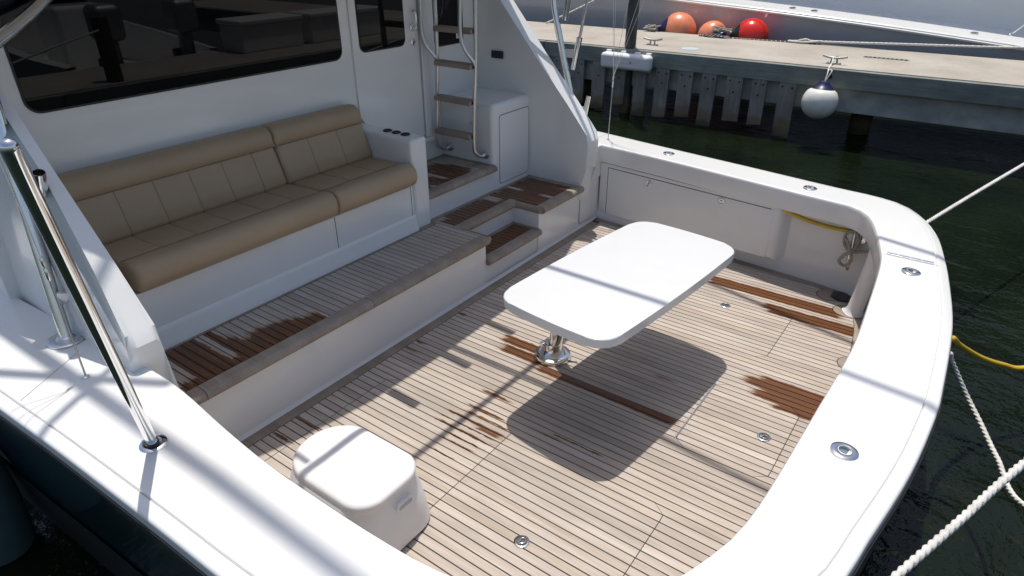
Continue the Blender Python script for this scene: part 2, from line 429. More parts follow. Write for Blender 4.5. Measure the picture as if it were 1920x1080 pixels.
rows = [off(inner, inn, .035, CZ-.165), off(inner, inn, .006, CZ-.165), off(inner, inn, .0, CZ-.155), off(inner, inn, -.003, CZ-.10), off(inner, inn, -.004, CZ-.03), off(inner, inn, -.0025, CZ-.014), off(inner, inn, .003, CZ-.004), off(inner, inn, .014, CZ), off(inner, inn, .03, CZ), off(seam, sn, -.03, CZ),
        off(seam, sn, -.012, CZ), off(seam, sn, -.004, CZ-.002), off(seam, sn, -.001, CZ-.009)]
cm = strip('coaming', rows, 'gel', boat)
rows = [off(seam, sn, -.004, CZ-.012), off(seam, sn, .001, CZ-.010), off(seam, sn, .005, CZ-.004), off(seam, sn, .012, CZ-.004), off(seam, sn, .044, CZ-.013), off(seam, sn, .052, CZ-.018), off(seam, sn, .056, CZ-.028), off(seam, sn, .057, CZ-.06)]
strip('gunwale_cap', rows, 'gel', boat)
strip('rub_rail', [off(seam, sn, .05, CZ-.058), off(seam, sn, .063, CZ-.060), off(seam, sn, .066, CZ-.072), off(seam, sn, .062, CZ-.084), off(seam, sn, .045, CZ-.086)], 'seam', boat)
strip('hull', [off(seam, sn, .048, CZ-.08), off(seam, sn, .045, .55), off(seam, sn, .03, .3), off(seam, sn, .0, .0), off(seam, sn, -.05, -.35), off(seam, sn, -.15, -.7)], 'hull', boat)
strip('boot_stripe', [off(seam, sn, .0235, .16), off(seam, sn, .004, .0), off(seam, sn, -.034, -.27), off(seam, sn, -.046, -.345)], 'black', boat)

# inner liner wall of the cockpit
BASE = [(-2.95, .90), (-2.0, .86), (-1.4, .84), (-1.0, .86), (-.66, .98), (-.42, 1.2), (-.26, 1.55), (-.17, 2.2), (-.13, 3.0), (-.17, 3.7), (-.23, 4.3), (-.29, 4.75), (-.40, 5.07), (-.614, 5.235), (-1.417, 5.325), (-2.2, 5.40), (-2.95, 5.46)]
base = resample(cr([(x, y, 0) for x, y in BASE], 10), 110); bn_ = normals(base)
nb_ = len(base); lt = resample([p for p in off(inner, inn, .14, 0) if p.x > -3.0], nb_)
strip('liner_wall', [off(base, bn_, .0, -.02), off(base, bn_, .0, .02), off(base, bn_, .012, .10), [Vector((p.x+(q.x-p.x)*.7, p.y+(q.y-p.y)*.7, .42)) for p, q in zip(base, lt)], [Vector((p.x, p.y, CZ-.14)) for p in lt]], 'gel', boat)

# ---- cockpit deck: black caulk bed, then every teak plank
deck = mesh('cockpit_deck', [(p.x, p.y, -.0045) for p in base], [tuple(range(len(base)))], 'caulk', boat)
PIT = .051; Y0 = 2.335; GAP = .0068
MARG = .075
dpoly = [(p.x-n.x*MARG, p.y-n.y*MARG) for p, n in zip(base, bn_)]
dpoly = clip(dpoly, -1, 0, 2.8125)                                   # x >= -2.8125
HATCH = [('D', -2.65, -1.698, 1.213, 2.335, .07), ('A', -1.698, -.742, 1.213, 2.335, .07), ('B', -.921, -.405, 2.794, 3.508, .07), ('C', -1.72, -.752, 3.916, 4.681, .07)]
hobj = {}
for h in HATCH: hobj[h[0]] = mesh('deck_hatch', [(h[1]+.01, h[3]+.01, -.004), (h[2]-.01, h[3]+.01, -.004), (h[2]-.01, h[4]-.01, -.004), (h[1]+.01, h[4]-.01, -.004)], [(0, 1, 2, 3)], 'caulk', boat)
def hx(h, y, side):
    _, x0, x1, y0, y1, r = h
    if h[0] == 'A' and side == 0 or h[0] == 'D' and side == 1: return x0 if side == 0 else x1
    d = max(0, r-(y-y0), r-(y1-y)); ins = r-math.sqrt(max(r*r-d*d, 0)) if d > 0 else 0
    return x0+ins if side == 0 else x1-ins
def side_clip(poly, xa, ya, xb, yb, keep_left):
    # line through (xa,ya)-(xb,yb), nearly vertical
    a = (yb-ya); b = -(xb-xa); c = a*xa+b*ya
    return clip(poly, a, b, c) if keep_left else clip(poly, -a, -b, -c)
# wet streaks: (x0, x1, y centre, kind)
import json
WET = []
def setwet(o, y0, y1, zone):
    hits = [s for s in zone if s[2] < y1-.004 and s[3] > y0+.004]
    for k, s in zip(('wet_a', 'wet_b'), hits[:2]):
        o[k] = [float(s[0]), float(s[1]), float(s[4])]; o[k+'y'] = [float(max(s[2], y0-.01)), float(min(s[3], y1+.01)), 0.0]
def kplank(y): return math.floor((y-Y0)/PIT)
def full(x0, x1, y, amt=1.0):                                        # whole width of the plank that holds y
    k = kplank(y); return (x0, x1, Y0+k*PIT-.02, Y0+(k+1)*PIT+.02, amt)
def thin(x0, x1, y, wd=.012, amt=1.0): return (x0, x1, y-wd/2, y+wd/2, amt)
ZONE = [full(-2.32, -1.98, 3.135), full(-2.26, -1.93, 3.02), full(-2.0, -1.93, 3.07), full(-1.93, -.985, 2.99),
        full(-1.50, -.50, 4.865), full(-1.46, -.47, 4.815), full(-.98, -.28, 4.645), full(-.93, -.27, 4.60),
        full(-.70, -.2, 3.70), full(-.78, -.2, 3.645), full(-.66, -.2, 3.595), full(-.70, -.2, 3.545), full(-.55, -.2, 3.49),
        thin(-2.06, -1.88, 2.56, .022), thin(-2.06, -1.80, 2.40, .016), thin(-2.02, -1.74, 2.345, .014), thin(-2.12, -1.72, 2.285, .020), thin(-1.88, -1.735, 2.262, .024), thin(-2.15, -1.74, 2.233, .016), thin(-2.12, -1.75, 2.185, .018), thin(-2.02, -1.78, 2.13, .014), thin(-2.0, -1.80, 2.085, .012), thin(-1.98, -1.86, 1.98, .014),
        thin(-1.28, -1.14, 3.33, .030, .5), thin(-2.20, -2.12, 2.99, .02, .6), thin(-1.86, -1.78, 2.90, .03, .35), thin(-1.55, -1.44, 2.44, .018, .5), thin(-2.80, -2.76, 3.2, .03), thin(-2.81, -2.74, 2.73, .02), thin(-2.81, -2.72, 2.63, .016), thin(-2.80, -2.6, 1.71, .014), thin(-2.8, -2.66, 1.55, .012), thin(-1.5, -1.2, 2.47, .010, .9), thin(-1.1, -.95, 2.48, .01, .9)]
ys = [Y0+PIT*k for k in range(-29, 61)]
for y0, y1 in zip(ys, ys[1:]):
    ya, yb = y0+GAP/2, y1-GAP/2
    st = clip(clip(dpoly, 0, -1, -ya), 0, 1, yb)
    if len(st) < 3: continue
    hs = sorted([h for h in HATCH if y0 >= h[3]-1e-4 and y1 <= h[4]+1e-4], key=lambda h: h[1])
    pieces = []; cur = st; g = .0022
    for h in hs:
        l0, l1 = hx(h, y0, 0), hx(h, y1, 0); q0, q1 = hx(h, y0, 1), hx(h, y1, 1)
        left = side_clip(cur, l0-g, y0, l1-g, y1, True); pieces.append((left, deck))
        mid = side_clip(side_clip(st, l0+g, y0, l1+g, y1, False), q0-g, y0, q1-g, y1, True); pieces.append((mid, hobj[h[0]]))
        cur = side_clip(cur, q0+g, y0, q1+g, y1, False)
    pieces.append((cur, deck))
    for pl, par in pieces:
        o = plank(pl, 0, par)
        if o: setwet(o, y0, y1, ZONE)
# margin planks
def ring(path, N, d0, d1, z, parent, mat='teak_trim', name='margin_plank'):
    return strip(name, [[(p.x-n.x*d0, p.y-n.y*d0, z-.006) for p, n in zip(path, N)], [(p.x-n.x*d0, p.y-n.y*d0, z) for p, n in zip(path, N)], [(p.x-n.x*d1, p.y-n.y*d1, z) for p, n in zip(path, N)], [(p.x-n.x*d1, p.y-n.y*d1, z-.006) for p, n in zip(path, N)]], mat, parent)
idx = [i for i, p in enumerate(base) if p.x > -2.9]
for a, b in ((idx[0], idx[len(idx)//3]), (idx[len(idx)//3], idx[2*len(idx)//3]), (idx[2*len(idx)//3], idx[-1])):
    ring(base[a:b+1], bn_[a:b+1], .004, MARG-.004, .0006, deck)
mesh('margin_plank', [(-2.893, .92, .0006), (-2.8165, .92, .0006), (-2.8165, 5.34, .0006), (-2.893, 5.34, .0006)], [(0, 1, 2, 3)], 'teak_trim', deck)
# flush rings on the hatches, half-round teak pads, drain, hinge of hatch B
def flush_ring(x, y, parent, rot=0.):
    r_ = lathe('pull_ring', [(.037, .0), (.037, .004), (.033, .006), (.028, .0062), (.0265, .002), (.0265, .001)], (x, y, 0), (0, 0, 1), 'chrome', parent, 28, )
    lathe('cup', [(.0265, .0012), (.001, .0010)], (x, y, 0), (0, 0, 1), 'grate', r_, 24)
    c, s = math.cos(rot), math.sin(rot)
    pts = [(x+c*a-s*b, y+s*a+c*b, .005) for a, b in ((-.02, -.004), (-.008, -.008), (.004, -.016), (.018, -.008), (.02, .006), (.008, .014), (-.006, .006), (-.02, .004))]
    tube('finger_pull', cr(pts, 4), .0035, 'chrome', r_, 8)
flush_ring(-1.214, 1.749, hobj['A'], 1.2); flush_ring(-.519, 3.139, hobj['B'], .2); flush_ring(-1.221, 4.472, hobj['C'], 2.0)
tube('piano_hinge', [(-.9235, 2.84, .002), (-.9235, 3.47, .002)], .0045, 'alu', hobj['B'], 8)
def oval_pad(x, y, rx, ry, rot, par):
    pts = [(x+rx*math.cos(a)*math.cos(rot)-ry*math.sin(a)*math.sin(rot), y+rx*math.cos(a)*math.sin(rot)+ry*math.sin(a)*math.cos(rot)) for a in [2*math.pi*i/28 for i in range(28)]]
    o = mesh('oval_margin', [(px, py, .0012) for px, py in pts], [tuple(range(28))], 'caulk', par)
    mesh('oval_pad', [((px-x)*.95+x, (py-y)*.95+y, .0022) for px, py in pts], [tuple(range(28))], 'teak_trim', par)
oval_pad(-.42, 4.925, .13, .105, .3, deck); oval_pad(-.25, 4.19, .11, .10, 0, deck)
oval_pad(-.60, 5.12, .12, .10, .9, deck)
dr = lathe('drain_grate', [(.085, .003), (.085, .008), (.07, .009), (.001, .009)], (-.52, 5.13, 0), (0, 0, 1), 'black', deck, 24)
for k in range(7): rbox('drain_slat', (-.60+k*.024, -.588+k*.024, 5.07, 5.19, .009, .013), 0, 'grate', dr)
# transom corner post that runs from coaming to deck
lathe('corner_post', [(.085, 0), (.07, .01), (.058, .04), (.056, .2), (.062, .45), (.075, .64)], (-.40, 4.93, 0.002), (.10, -.03, 1), 'gel', boat, 24)

# ---- mezzanine
MZ = .45
mezz = prism('mezzanine', [(-2.9, 1.0), (-2.9, 3.655), (-3.175, 3.655), (-3.175, 4.405), (-2.9, 4.405), (-2.9, 5.46), (-4.1, 5.46), (-4.1, 1.0)], -.02, MZ-.008, 0, 'gel', boat)
rbox('lower_step', (-3.2, -2.915, 3.64, 4.42, -.01, .215), .012, 'gel', boat)
fil = sweep('base_fillet', [(-2.9, .95), (-2.9, 5.44)], [(0, .0015), (.012, .002), (.004, .012), (0, .03)], 'gel', boat)
# nosings (bull-nosed teak edge)
def nosing(path, z, parent, wd=.088, h=.062, name='nosing'):
    prof = [(0, z-.004), (0, z+.001), (wd-.03, z+.001), (wd-.012, z-.006), (wd-.002, z-.02), (wd, z-.034), (wd-.006, z-.05), (wd-.02, z-h), (wd-.07, z-h)]
    return sweep(name, path, prof, 'teak_trim', parent)
NX = -2.925
mdeck = mesh('mezzanine_deck', [(-3.42, 1.1, MZ-.0045), (-2.92, 1.1, MZ-.0045), (-2.92, 3.64, MZ-.0045), (-3.19, 3.64, MZ-.0045), (-3.19, 4.42, MZ-.0045), (-2.92, 4.42, MZ-.0045), (-2.92, 5.06, MZ-.0045), (-3.48, 5.06, MZ-.0045), (-3.48, 3.6, MZ-.0045), (-3.42, 3.6, MZ-.0045)], [tuple(range(10))], 'caulk', boat)
for a, b in ((1.262, 2.42), (2.424, 3.24), (3.244, 3.64)): nosing([(NX, b), (NX, a)][::-1], MZ, mdeck)
nosing([(NX, 1.165), (NX, 1.258)], MZ, mdeck, name='nosing_end_block')
nosing([(NX+.06, 3.655), (-3.19, 3.655)][::1], MZ, mdeck, wd=.03)
nosing([(-3.215, 3.64), (-3.215, 4.42)], MZ, mdeck)
nosing([(-3.19, 4.405), (NX+.05, 4.405)], MZ, mdeck, wd=.03)
nosing([(NX, 4.41), (NX, 5.07)], MZ, mdeck)
mz_poly_a = [(-3.36, 1.0), (NX-.003, 1.0), (NX-.003, 3.64), (-3.218, 3.64), (-3.218, 4.42), (NX-.003, 4.42), (NX-.003, 5.03), (-3.42, 5.03), (-3.42, 3.60), (-3.36, 3.60)]
def mzone():
    Z = []
    r = random.Random(3)
    # wet patch at the left (front half), ragged
    ends = [-3.3, -3.36, -3.4, -3.36, -3.40, -3.42, -3.30, -3.40, -3.2, -3.12, -3.14, -3.15, -3.13, -3.12, -3.10, -3.07, -3.03, -3.03]
    for i in range(18):
        y = 1.20+i*PIT
        if i in (0, 1, 6): Z.append((-3.0, -2.9, y, y+PIT, .9)); continue
        Z.append((ends[i], -2.88, y, y+PIT, 1))
    for i in range(30):
        y = 3.66+i*PIT
        if y > 4.98: break
        if i in (12, 13, 19): Z.append((-3.25, -3.05, y, y+PIT, .9)); continue
        Z.append((-3.44+r.random()*.05 if i > 3 else -3.42, -2.88, y, y+PIT, 1) if i > 1 else (-3.36, -3.12+.06*i, y, y+PIT, 1))
    return Z
MZONE = mzone()
y = 1.12; k = 0
while y < 5.03:
    st = clip(clip(mz_poly_a, 0, -1, -(y+GAP/2)), 0, 1, y+PIT-GAP/2)
    o = plank(st, MZ, mdeck)
    if o: setwet(o, y, y+PIT, MZONE)
    y += PIT
mesh('margin_plank', [(-3.412, 1.15, MZ+.0006), (-3.364, 1.15, MZ+.0006), (-3.364, 3.62, MZ+.0006), (-3.412, 3.62, MZ+.0006)], [(0, 1, 2, 3)], 'teak_trim', mdeck)
mesh('margin_plank', [(-3.468, 3.60, MZ+.0008), (-3.424, 3.62, MZ+.0008), (-3.424, 5.03, MZ+.0008), (-3.468, 5.03, MZ+.0008)], [(0, 1, 2, 3)], 'teak_trim', mdeck)
mesh('margin_plank', [(-3.42, 4.99, MZ+.0014), (-2.93, 4.99, MZ+.0014), (-2.93, 5.035, MZ+.0014), (-3.42, 5.035, MZ+.0014)], [(0, 1, 2, 3)], 'teak_trim', mdeck)
# lower step tread
LZ = .245
ls = rbox('step_tread', (-3.17, -2.93, 3.66, 4.40, .212, LZ-.004), 0, 'caulk', boat)
nosing([(-2.945, 3.66), (-2.945, 4.405)], LZ, ls, wd=.085, h=.055)
mesh('margin_plank', [(-3.172, 3.66, LZ+.0006), (-3.135, 3.66, LZ+.0006), (-3.135, 4.40, LZ+.0006), (-3.172, 4.40, LZ+.0006)], [(0, 1, 2, 3)], 'teak_trim', ls)
mesh('margin_plank', [(-3.135, 4.365, LZ+.0006), (-2.95, 4.365, LZ+.0006), (-2.95, 4.403, LZ+.0006), (-3.135, 4.403, LZ+.0006)], [(0, 1, 2, 3)], 'teak_trim', ls)
y = 3.66
while y < 4.36:
    o = plank([(-3.13, y+GAP/2), (-2.948, y+GAP/2), (-2.948, min(y+PIT-GAP/2, 4.362)), (-3.13, min(y+PIT-GAP/2, 4.362))], LZ, ls)
    if o: setwet(o, y, y+PIT, [(-3.2, -2.9, y, y+PIT, 1.0)])
    y += PIT
# landing in front of the door
GZ = .69
rbox('landing', (-4.08, -3.465, 3.57, 4.56, MZ-.02, GZ-.008), 0, 'gel', boat)
land = mesh('landing_deck', [(-4.05, 3.58, GZ-.0045), (-3.48, 3.58, GZ-.0045), (-3.48, 4.50, GZ-.0045), (-4.05, 4.50, GZ-.0045)], [(0, 1, 2, 3)], 'caulk', boat)
for a, b in ((3.60, 3.90), (3.903, 4.36), (4.363, 4.505)): nosing([(-3.50, a), (-3.50, b)], GZ, land, wd=.085, h=.055)
mesh('margin_plank', [(-4.04, 3.58, GZ+.0006), (-4.0, 3.58, GZ+.0006), (-4.0, 4.5, GZ+.0006), (-4.04, 4.5, GZ+.0006)], [(0, 1, 2, 3)], 'teak_trim', land)
mesh('margin_plank', [(-4.0, 4.455, GZ+.0006), (-3.505, 4.455, GZ+.0006), (-3.505, 4.498, GZ+.0006), (-4.0, 4.498, GZ+.0006)], [(0, 1, 2, 3)], 'teak_trim', land)
y = 3.59; lw = [(-3.75, -3.45), (-3.9, -3.45), (-3.95, -3.45), (-3.9, -3.55), (-3.8, -3.45), (-3.72, -3.45), (-3.7, -3.45), (-3.55, -3.5), (-3.85, -3.45), (-3.9, -3.45), (-3.93, -3.45), (-3.9, -3.45), (-3.92, -3.5), (-3.8, -3.55), (-3.6, -3.59), (-3.6, -3.59), (-3.6, -3.59), (-3.6, -3.59)]
k = 0
while y < 4.45:
    o = plank([(-3.996, y+GAP/2), (-3.503, y+GAP/2), (-3.503, min(y+PIT-GAP/2, 4.452)), (-3.996, min(y+PIT-GAP/2, 4.452))], GZ, land)
    if o: setwet(o, y, y+PIT, [(lw[k][0], lw[k][1], y, y+PIT, .95)])
    y += PIT; k += 1

# ---- cabin bulkhead with windows and door
BX = -4.06
bulk = rbox('cabin_bulkhead', (BX-.12, BX, .92, 5.35, .3, 2.62), 0, 'gel', boat)
def window(y0, y1, z0, z1, r, xo=.004):
    g = wallprism('window', rrect(y0, y1, z0, z1, r, 6), 'x', BX+.0015, BX+xo, 0, 'black', boat)
    wallprism('pane', rrect(y0+.012, y1-.012, z0+.012, z1-.012, max(r-.01, .01), 6), 'x', BX+xo-.001, BX+xo+.003, 0, 'glass', g)
    return g
window(1.30, 3.44, 1.675, 2.5, .075)
# door
door = wallprism('cabin_door', rrect(3.535, 4.255, .915, 2.55, .02, 3), 'x', BX+.001, BX+.016, 0, 'gel', boat)
wallprism('door_gap', rrect(4.2, 4.268, .905, 2.56, .01, 3), 'x', BX+.0005, BX+.003, 0, 'seam', boat)
dwin = wallprism('window', rrect(3.60, 4.10, 1.70, 2.45, .06, 6), 'x', BX+.015, BX+.019, 0, 'black', door)
wallprism('pane', rrect(3.612, 4.088, 1.712, 2.44, .05, 6), 'x', BX+.0185, BX+.022, 0, 'glass', door)
hd = lathe('handle', [(.028, 0), (.028, .008), (.02, .012), (.012, .014), (.012, .045)], (BX+.016, 4.185, 1.83), (1, 0, 0), 'chrome', door, 20)
tube('lever', cr([(BX+.058, 4.185, 1.82), (BX+.064, 4.19, 1.86), (BX+.062, 4.195, 1.92), (BX+.05, 4.195, 1.955), (BX+.03, 4.19, 1.96)], 6), .010, 'chrome', hd, 10)
lk = lathe('lock', [(.027, 0), (.027, .006), (.02, .012), (.001, .013)], (BX+.016, 4.185, 1.72), (1, 0, 0), 'chrome', door, 20)
rbox('keyhole', (BX+.028, BX+.030, 4.179, 4.191, 1.712, 1.728), 0, 'black', lk)
rbox('door_sill', (BX-.02, BX+.05, 3.60, 4.36, .862, .900), .008, 'gel', boat)
rbox('door_jamb', (BX-.02, BX+.028, 4.275, 4.36, .90, 2.6), .008, 'gel', boat)
window(4.47, 4.86, 1.64, 2.5, .05)
rbox('warning_sticker', (BX+.0075, BX+.0085, 4.755, 4.80, 1.685, 1.74), 0, simple('sticker_white_red', (.75, .70, .70), .5), boat)
rbox('sticker_band', (BX+.0087, BX+.0092, 4.777, 4.80, 1.70, 1.738), 0, 'red', boat)

# ---- side wings of the superstructure
def wing(y_in, y_out, label_side):
    prof = [(-4.10, .3), (-2.87, .3), (-2.862, .60), (-2.815, .80), (-2.80, .875), (-2.835, .93), (-3.05, 1.18), (-3.40, 1.56), (-3.78, 1.995), (-4.30, 2.60), (-7.0, 2.6), (-7.0, .3)]
    return wallprism('superstructure_wing', prof, 'y', y_in, y_out, .035, 'gel', boat, 4)
wing(5.055, 5.24, 's')
wp = wing(.955, 1.115, 'p')                                          # the outer face leans inboard as it rises
for v_ in wp.data.vertices:
    if v_.co.z > .78: v_.co.y += 0 if v_.co.y > 1.03 else min(.16*(v_.co.z-.78), .11)
# thicker moulded lower part of the port wing beside the sofa
mesh('wing_liner', [(-4.1, 1.10, .3), (-3.4, 1.10, .3), (-2.86, 1.10, .3), (-2.86, 1.165, .3), (-3.40, 1.335, .3), (-4.1, 1.36, .3),
                    (-4.1, 1.10, 1.25), (-3.4, 1.10, .98), (-2.86, 1.10, .86), (-2.86, 1.125, .86), (-3.40, 1.225, 1.0), (-4.1, 1.27, 1.27)],
     [(0, 1, 2, 3, 4, 5), (6, 7, 8, 9, 10, 11), (0, 1, 7, 6), (1, 2, 8, 7), (2, 3, 9, 8), (3, 4, 10, 9), (4, 5, 11, 10), (5, 0, 6, 11)], 'gel', boat)
rbox('power_outlet', (-3.875, -3.745, 5.030, 5.056, 1.50, 1.565), .008, 'black', boat)
# freezer cabinet beside the ladder
cab = rbox('side_cabinet', (-4.08, -3.455, 4.50, 5.08, .40, 1.215), .045, 'gel', boat, 5)
wallprism('door_gap', rrect(4.585, 5.045, .485, 1.115, .03, 5), 'x', -3.456, -3.4545, 0, 'seam', cab)
wallprism('cabinet_door', rrect(4.591, 5.039, .491, 1.109, .028, 5), 'x', -3.455, -3.4525, 0, 'gel', cab)
lathe('vent_plug', [(.012, 0), (.012, .003), (.001, .004)], (-3.70, 4.4995, 1.03), (0, -1, 0), 'alu', cab, 14)
# little hatch doors in the mezzanine riser ends
for a, b in ((5.10, 5.33), (.98, 1.15)):
    g = wallprism('riser_hatch', rrect(a, b, .045, .545 if a > 3 else .36, .03, 5), 'x', -2.9, -2.8975, 0, 'seam', boat)
    wallprism('panel', rrect(a+.005, b-.005, .05, .54 if a > 3 else .355, .028, 5), 'x', -2.898, -2.8955, 0, 'gel', g)
rbox('riser_upper', (-3.1, -2.889, 5.10, 5.60, .432, CZ-.004), .01, 'gel', boat)

# ---- starboard cockpit locker
def yl(x): return 5.453-.157*(x+2.967)
def lockpt(x, o, z): return (x, yl(x)+o, z)
X0, X1 = -2.885, -1.11
v = [lockpt(X0, .02, .575), lockpt(X1, .02, .59), lockpt(X1, .02, .13), lockpt(X0, .02, .05), lockpt(X0, .22, .575), lockpt(X1+.10, .22, .59), lockpt(X1+.10, .22, .15), lockpt(X0, .22, .05)]
bm = bmesh.new(); bv = [bm.verts.new(p) for p in v]
for f in ((0, 1, 2, 3), (4, 5, 6, 7), (0, 1, 5, 4), (1, 2, 6, 5), (2, 3, 7, 6), (3, 0, 4, 7)): bm.faces.new([bv[i] for i in f])
bmesh.ops.recalc_face_normals(bm, faces=bm.faces)
bmesh.ops.bevel(bm, geom=[e for e in bm.edges if all(vv in (bv[1], bv[2]) for vv in e.verts) or all(vv in (bv[2], bv[3]) for vv in e.verts)], offset=.05, segments=6, profile=.5, affect='EDGES')
lock = bmlink('cockpit_locker', bm, 'gel', boat, True, 40)
def lockpanel(name, x0, x1, za, zb, zc, zd, o, mat, par):
    mesh(name, [lockpt(x0, o, za), lockpt(x1, o, zb), lockpt(x1, o, zc), lockpt(x0, o, zd), lockpt(x0, .03, za), lockpt(x1, .03, zb), lockpt(x1, .03, zc), lockpt(x0, .03, zd)], [(0, 1, 2, 3), (0, 1, 5, 4), (1, 2, 6, 5), (2, 3, 7, 6), (3, 0, 4, 7)], mat, par)
lockpanel('door_gap', -2.80, -1.19, .543, .566, .16, .085, .0195, 'seam', lock)
lockpanel('locker_door', -2.792, -1.17, .537, .560, .145, .075, .0165, 'gel', lock)
for x, z in ((-2.336, .496), (-1.617, .518)):
    yy = yl(x)+.0165
    q = lathe('latch', [(.030, 0), (.030, .006), (.024, .009), (.017, .006), (.017, .002), (.001, .002)], (x, yy, z), (-.155, -1, 0), 'chrome', lock, 22)
    lathe('knob', [(.011, .002), (.011, .008), (.001, .010)], (x, yy, z), (-.155, -1, 0), 'chrome', q, 14)

# ---- flush rod holders in the coaming
def rod_holder(x, y, dx, dy, par=boat):
    ax = Vector((dx, dy, 1)).normalized()
    v = []; f = []; n = 30
    rh = bpy.data.objects.new('rod_holder', None)
    prof = [(.052, .0005), (.051, .005), (.044, .009), (.032, .0105), (.0275, .009), (.026, .002), (.026, -.05)]
    o = lathe('rod_holder', prof, (x, y, CZ), (dx*.15, dy*.15, 1), 'chrome', par, 30, closed=False)
    lathe('liner', [(.0258, -.002), (.0258, .0075), (.0235, .0085), (.0235, -.002), (.001, -.0022)], (x, y, CZ+.001), (dx*.15, dy*.15, 1), 'white_vinyl', o, 24)
    bpy.data.objects.remove(rh); return o
for rx, ry, ra, rb in ((-2.206, 5.44, .3, .1), (-.947, 5.225, .3, .1), (-.105, 4.081, .3, .05), (-.085, 2.255, .3, -.05), (-2.249, .753, .3, -.15)): rod_holder(rx*KC, ry*KC, ra, rb)
# transom hinge and seams across the covering board
hg = rbox('coaming_hinge', (-.266, -.012, 4.336, 4.350, CZ, CZ+.008), .002, 'alu', boat)
for k in range(4): tube('knuckle', [(-.266+k*.0645, 4.351, CZ+.006), (-.266+k*.0645+.059, 4.3515, CZ+.006)], .0075, 'chrome', hg, 10)
def hair(p, q, wd=.0022, z=CZ+.0006):
    p = Vector(p)*KC; q = Vector(q)*KC; d = (q-p).normalized(); nn = Vector((-d.y, d.x))*wd/2
    return mesh('coaming_seam', [(p.x+nn.x, p.y+nn.y, z), (q.x+nn.x, q.y+nn.y, z), (q.x-nn.x, q.y-nn.y, z), (p.x-nn.x, p.y-nn.y, z)], [(0, 1, 2, 3)], 'seam', boat)
hair((-.279, 4.262), (-.262, 4.266)); hair((-.012, 4.268), (.02, 4.262)); hair((-2.965, .566), (-3.16, .885)); hair((-2.965, 5.70), (-3.0, 5.40))

# ---- cleat inside the starboard quarter (built in), its rope is a thing of its own
cl = rbox('cleat', (-.565, -.535, 5.14, 5.20, .37, .43), .008, 'chrome', boat)
tube('horn', cr([(-.555, 5.145, .56), (-.55, 5.12, .50), (-.548, 5.115, .40), (-.545, 5.12, .30), (-.54, 5.14, .24)], 6), .016, 'chrome', cl, 12, rr=None)
lathe('hose_fitting', [(.028, 0), (.028, .008), (.02, .012), (.012, .012), (.012, .004), (.001, .004)], (-.49, 5.155, .485), (0, -1, 0), 'chrome', boat, 20)

# ---- flybridge overhang above the mezzanine (over the camera's head, it shades the seating)
ov = [(-4.6, 1.20), (-3.60, 1.21), (-3.36, 1.30), (-3.24, 1.50), (-3.16, 1.84), (-3.07, 2.15), (-3.0, 2.6), (-2.98, 3.2), (-2.99, 3.93), (-3.03, 4.5), (-3.1, 5.0), (-3.2, 5.30)]
prism('flybridge_overhang', ov+[(-7.0, 5.30), (-7.0, 1.20)], 2.62, 2.74, .03, 'gel', boat)
rl = tube('flybridge_rail', cr([(-3.7, 1.62, 2.74), (-3.5, 1.60, 3.0), (-3.0, 1.55, 3.05), (-2.68, 1.55, 3.05), (-2.51, 1.68, 3.05), (-2.50, 2.1, 3.05), (-2.50, 2.5, 3.05), (-2.46, 3.6, 3.05), (-2.46, 4.3, 3.05), (-2.55, 4.55, 3.05), (-2.9, 4.62, 3.05), (-3.4, 4.64, 3.0), (-3.6, 4.64, 2.74)], 8), .022, 'alu', boat, 12)
for yy in (2.715, 3.215, 3.715):
    pipe('hanging_rod_holder', (-2.965, yy, 2.62), (-2.74, yy, 2.70), .034, .030, 'alu', rl)
for yy in (1.8, 4.3): tube('rail_post', [(-3.3, yy, 2.72), (-2.53 if yy < 3 else -2.47, yy, 3.04)], .016, 'alu', rl, 10)
# outriggers and centre pole high above; only their soft shadows reach the cockpit
def cast(x, y, z, h): return (x-SX*(h-z), y+SY*(h-z), h)
def outrigger(label, pts, r):
    tube('outrigger_pole', pts, r, 'alu', boat, 10)
outrigger('p', [cast(-4.9, .76, .78, 2.75), cast(-3.76, .774, .78, 4.2), cast(-1.94, .81, .78, 7.0), cast(-.9, .80, .78, 9.0)], .036)
outrigger('c', [cast(-3.6, 2.955, .7, 2.75), cast(-1.977, 2.954, .7, 4.3), cast(-1.148, 2.942, .7, 5.4), cast(.2, 2.80, .7, 7.2)], .024)
outrigger('s', [cast(-4.4, 5.25, .78, 2.75), cast(-1.459, 4.763, 0., 5.0), cast(-.353, 4.60, .78, 6.0), cast(.3, 4.42, .78, 7.0)], .026)
# unseen tower pipes, added to cast the blurred shadow cross on the port side deck
tube('unseen_tower_pipe', [cast(-3.35, .60, .78, 5.2), cast(-2.62, 1.02, .78, 5.6)], .03, 'alu', boat, 8)
tube('unseen_tower_pipe', [cast(-2.72, .52, .78, 5.3), cast(-3.02, 1.05, .78, 5.5)], .02, 'alu', boat, 8)

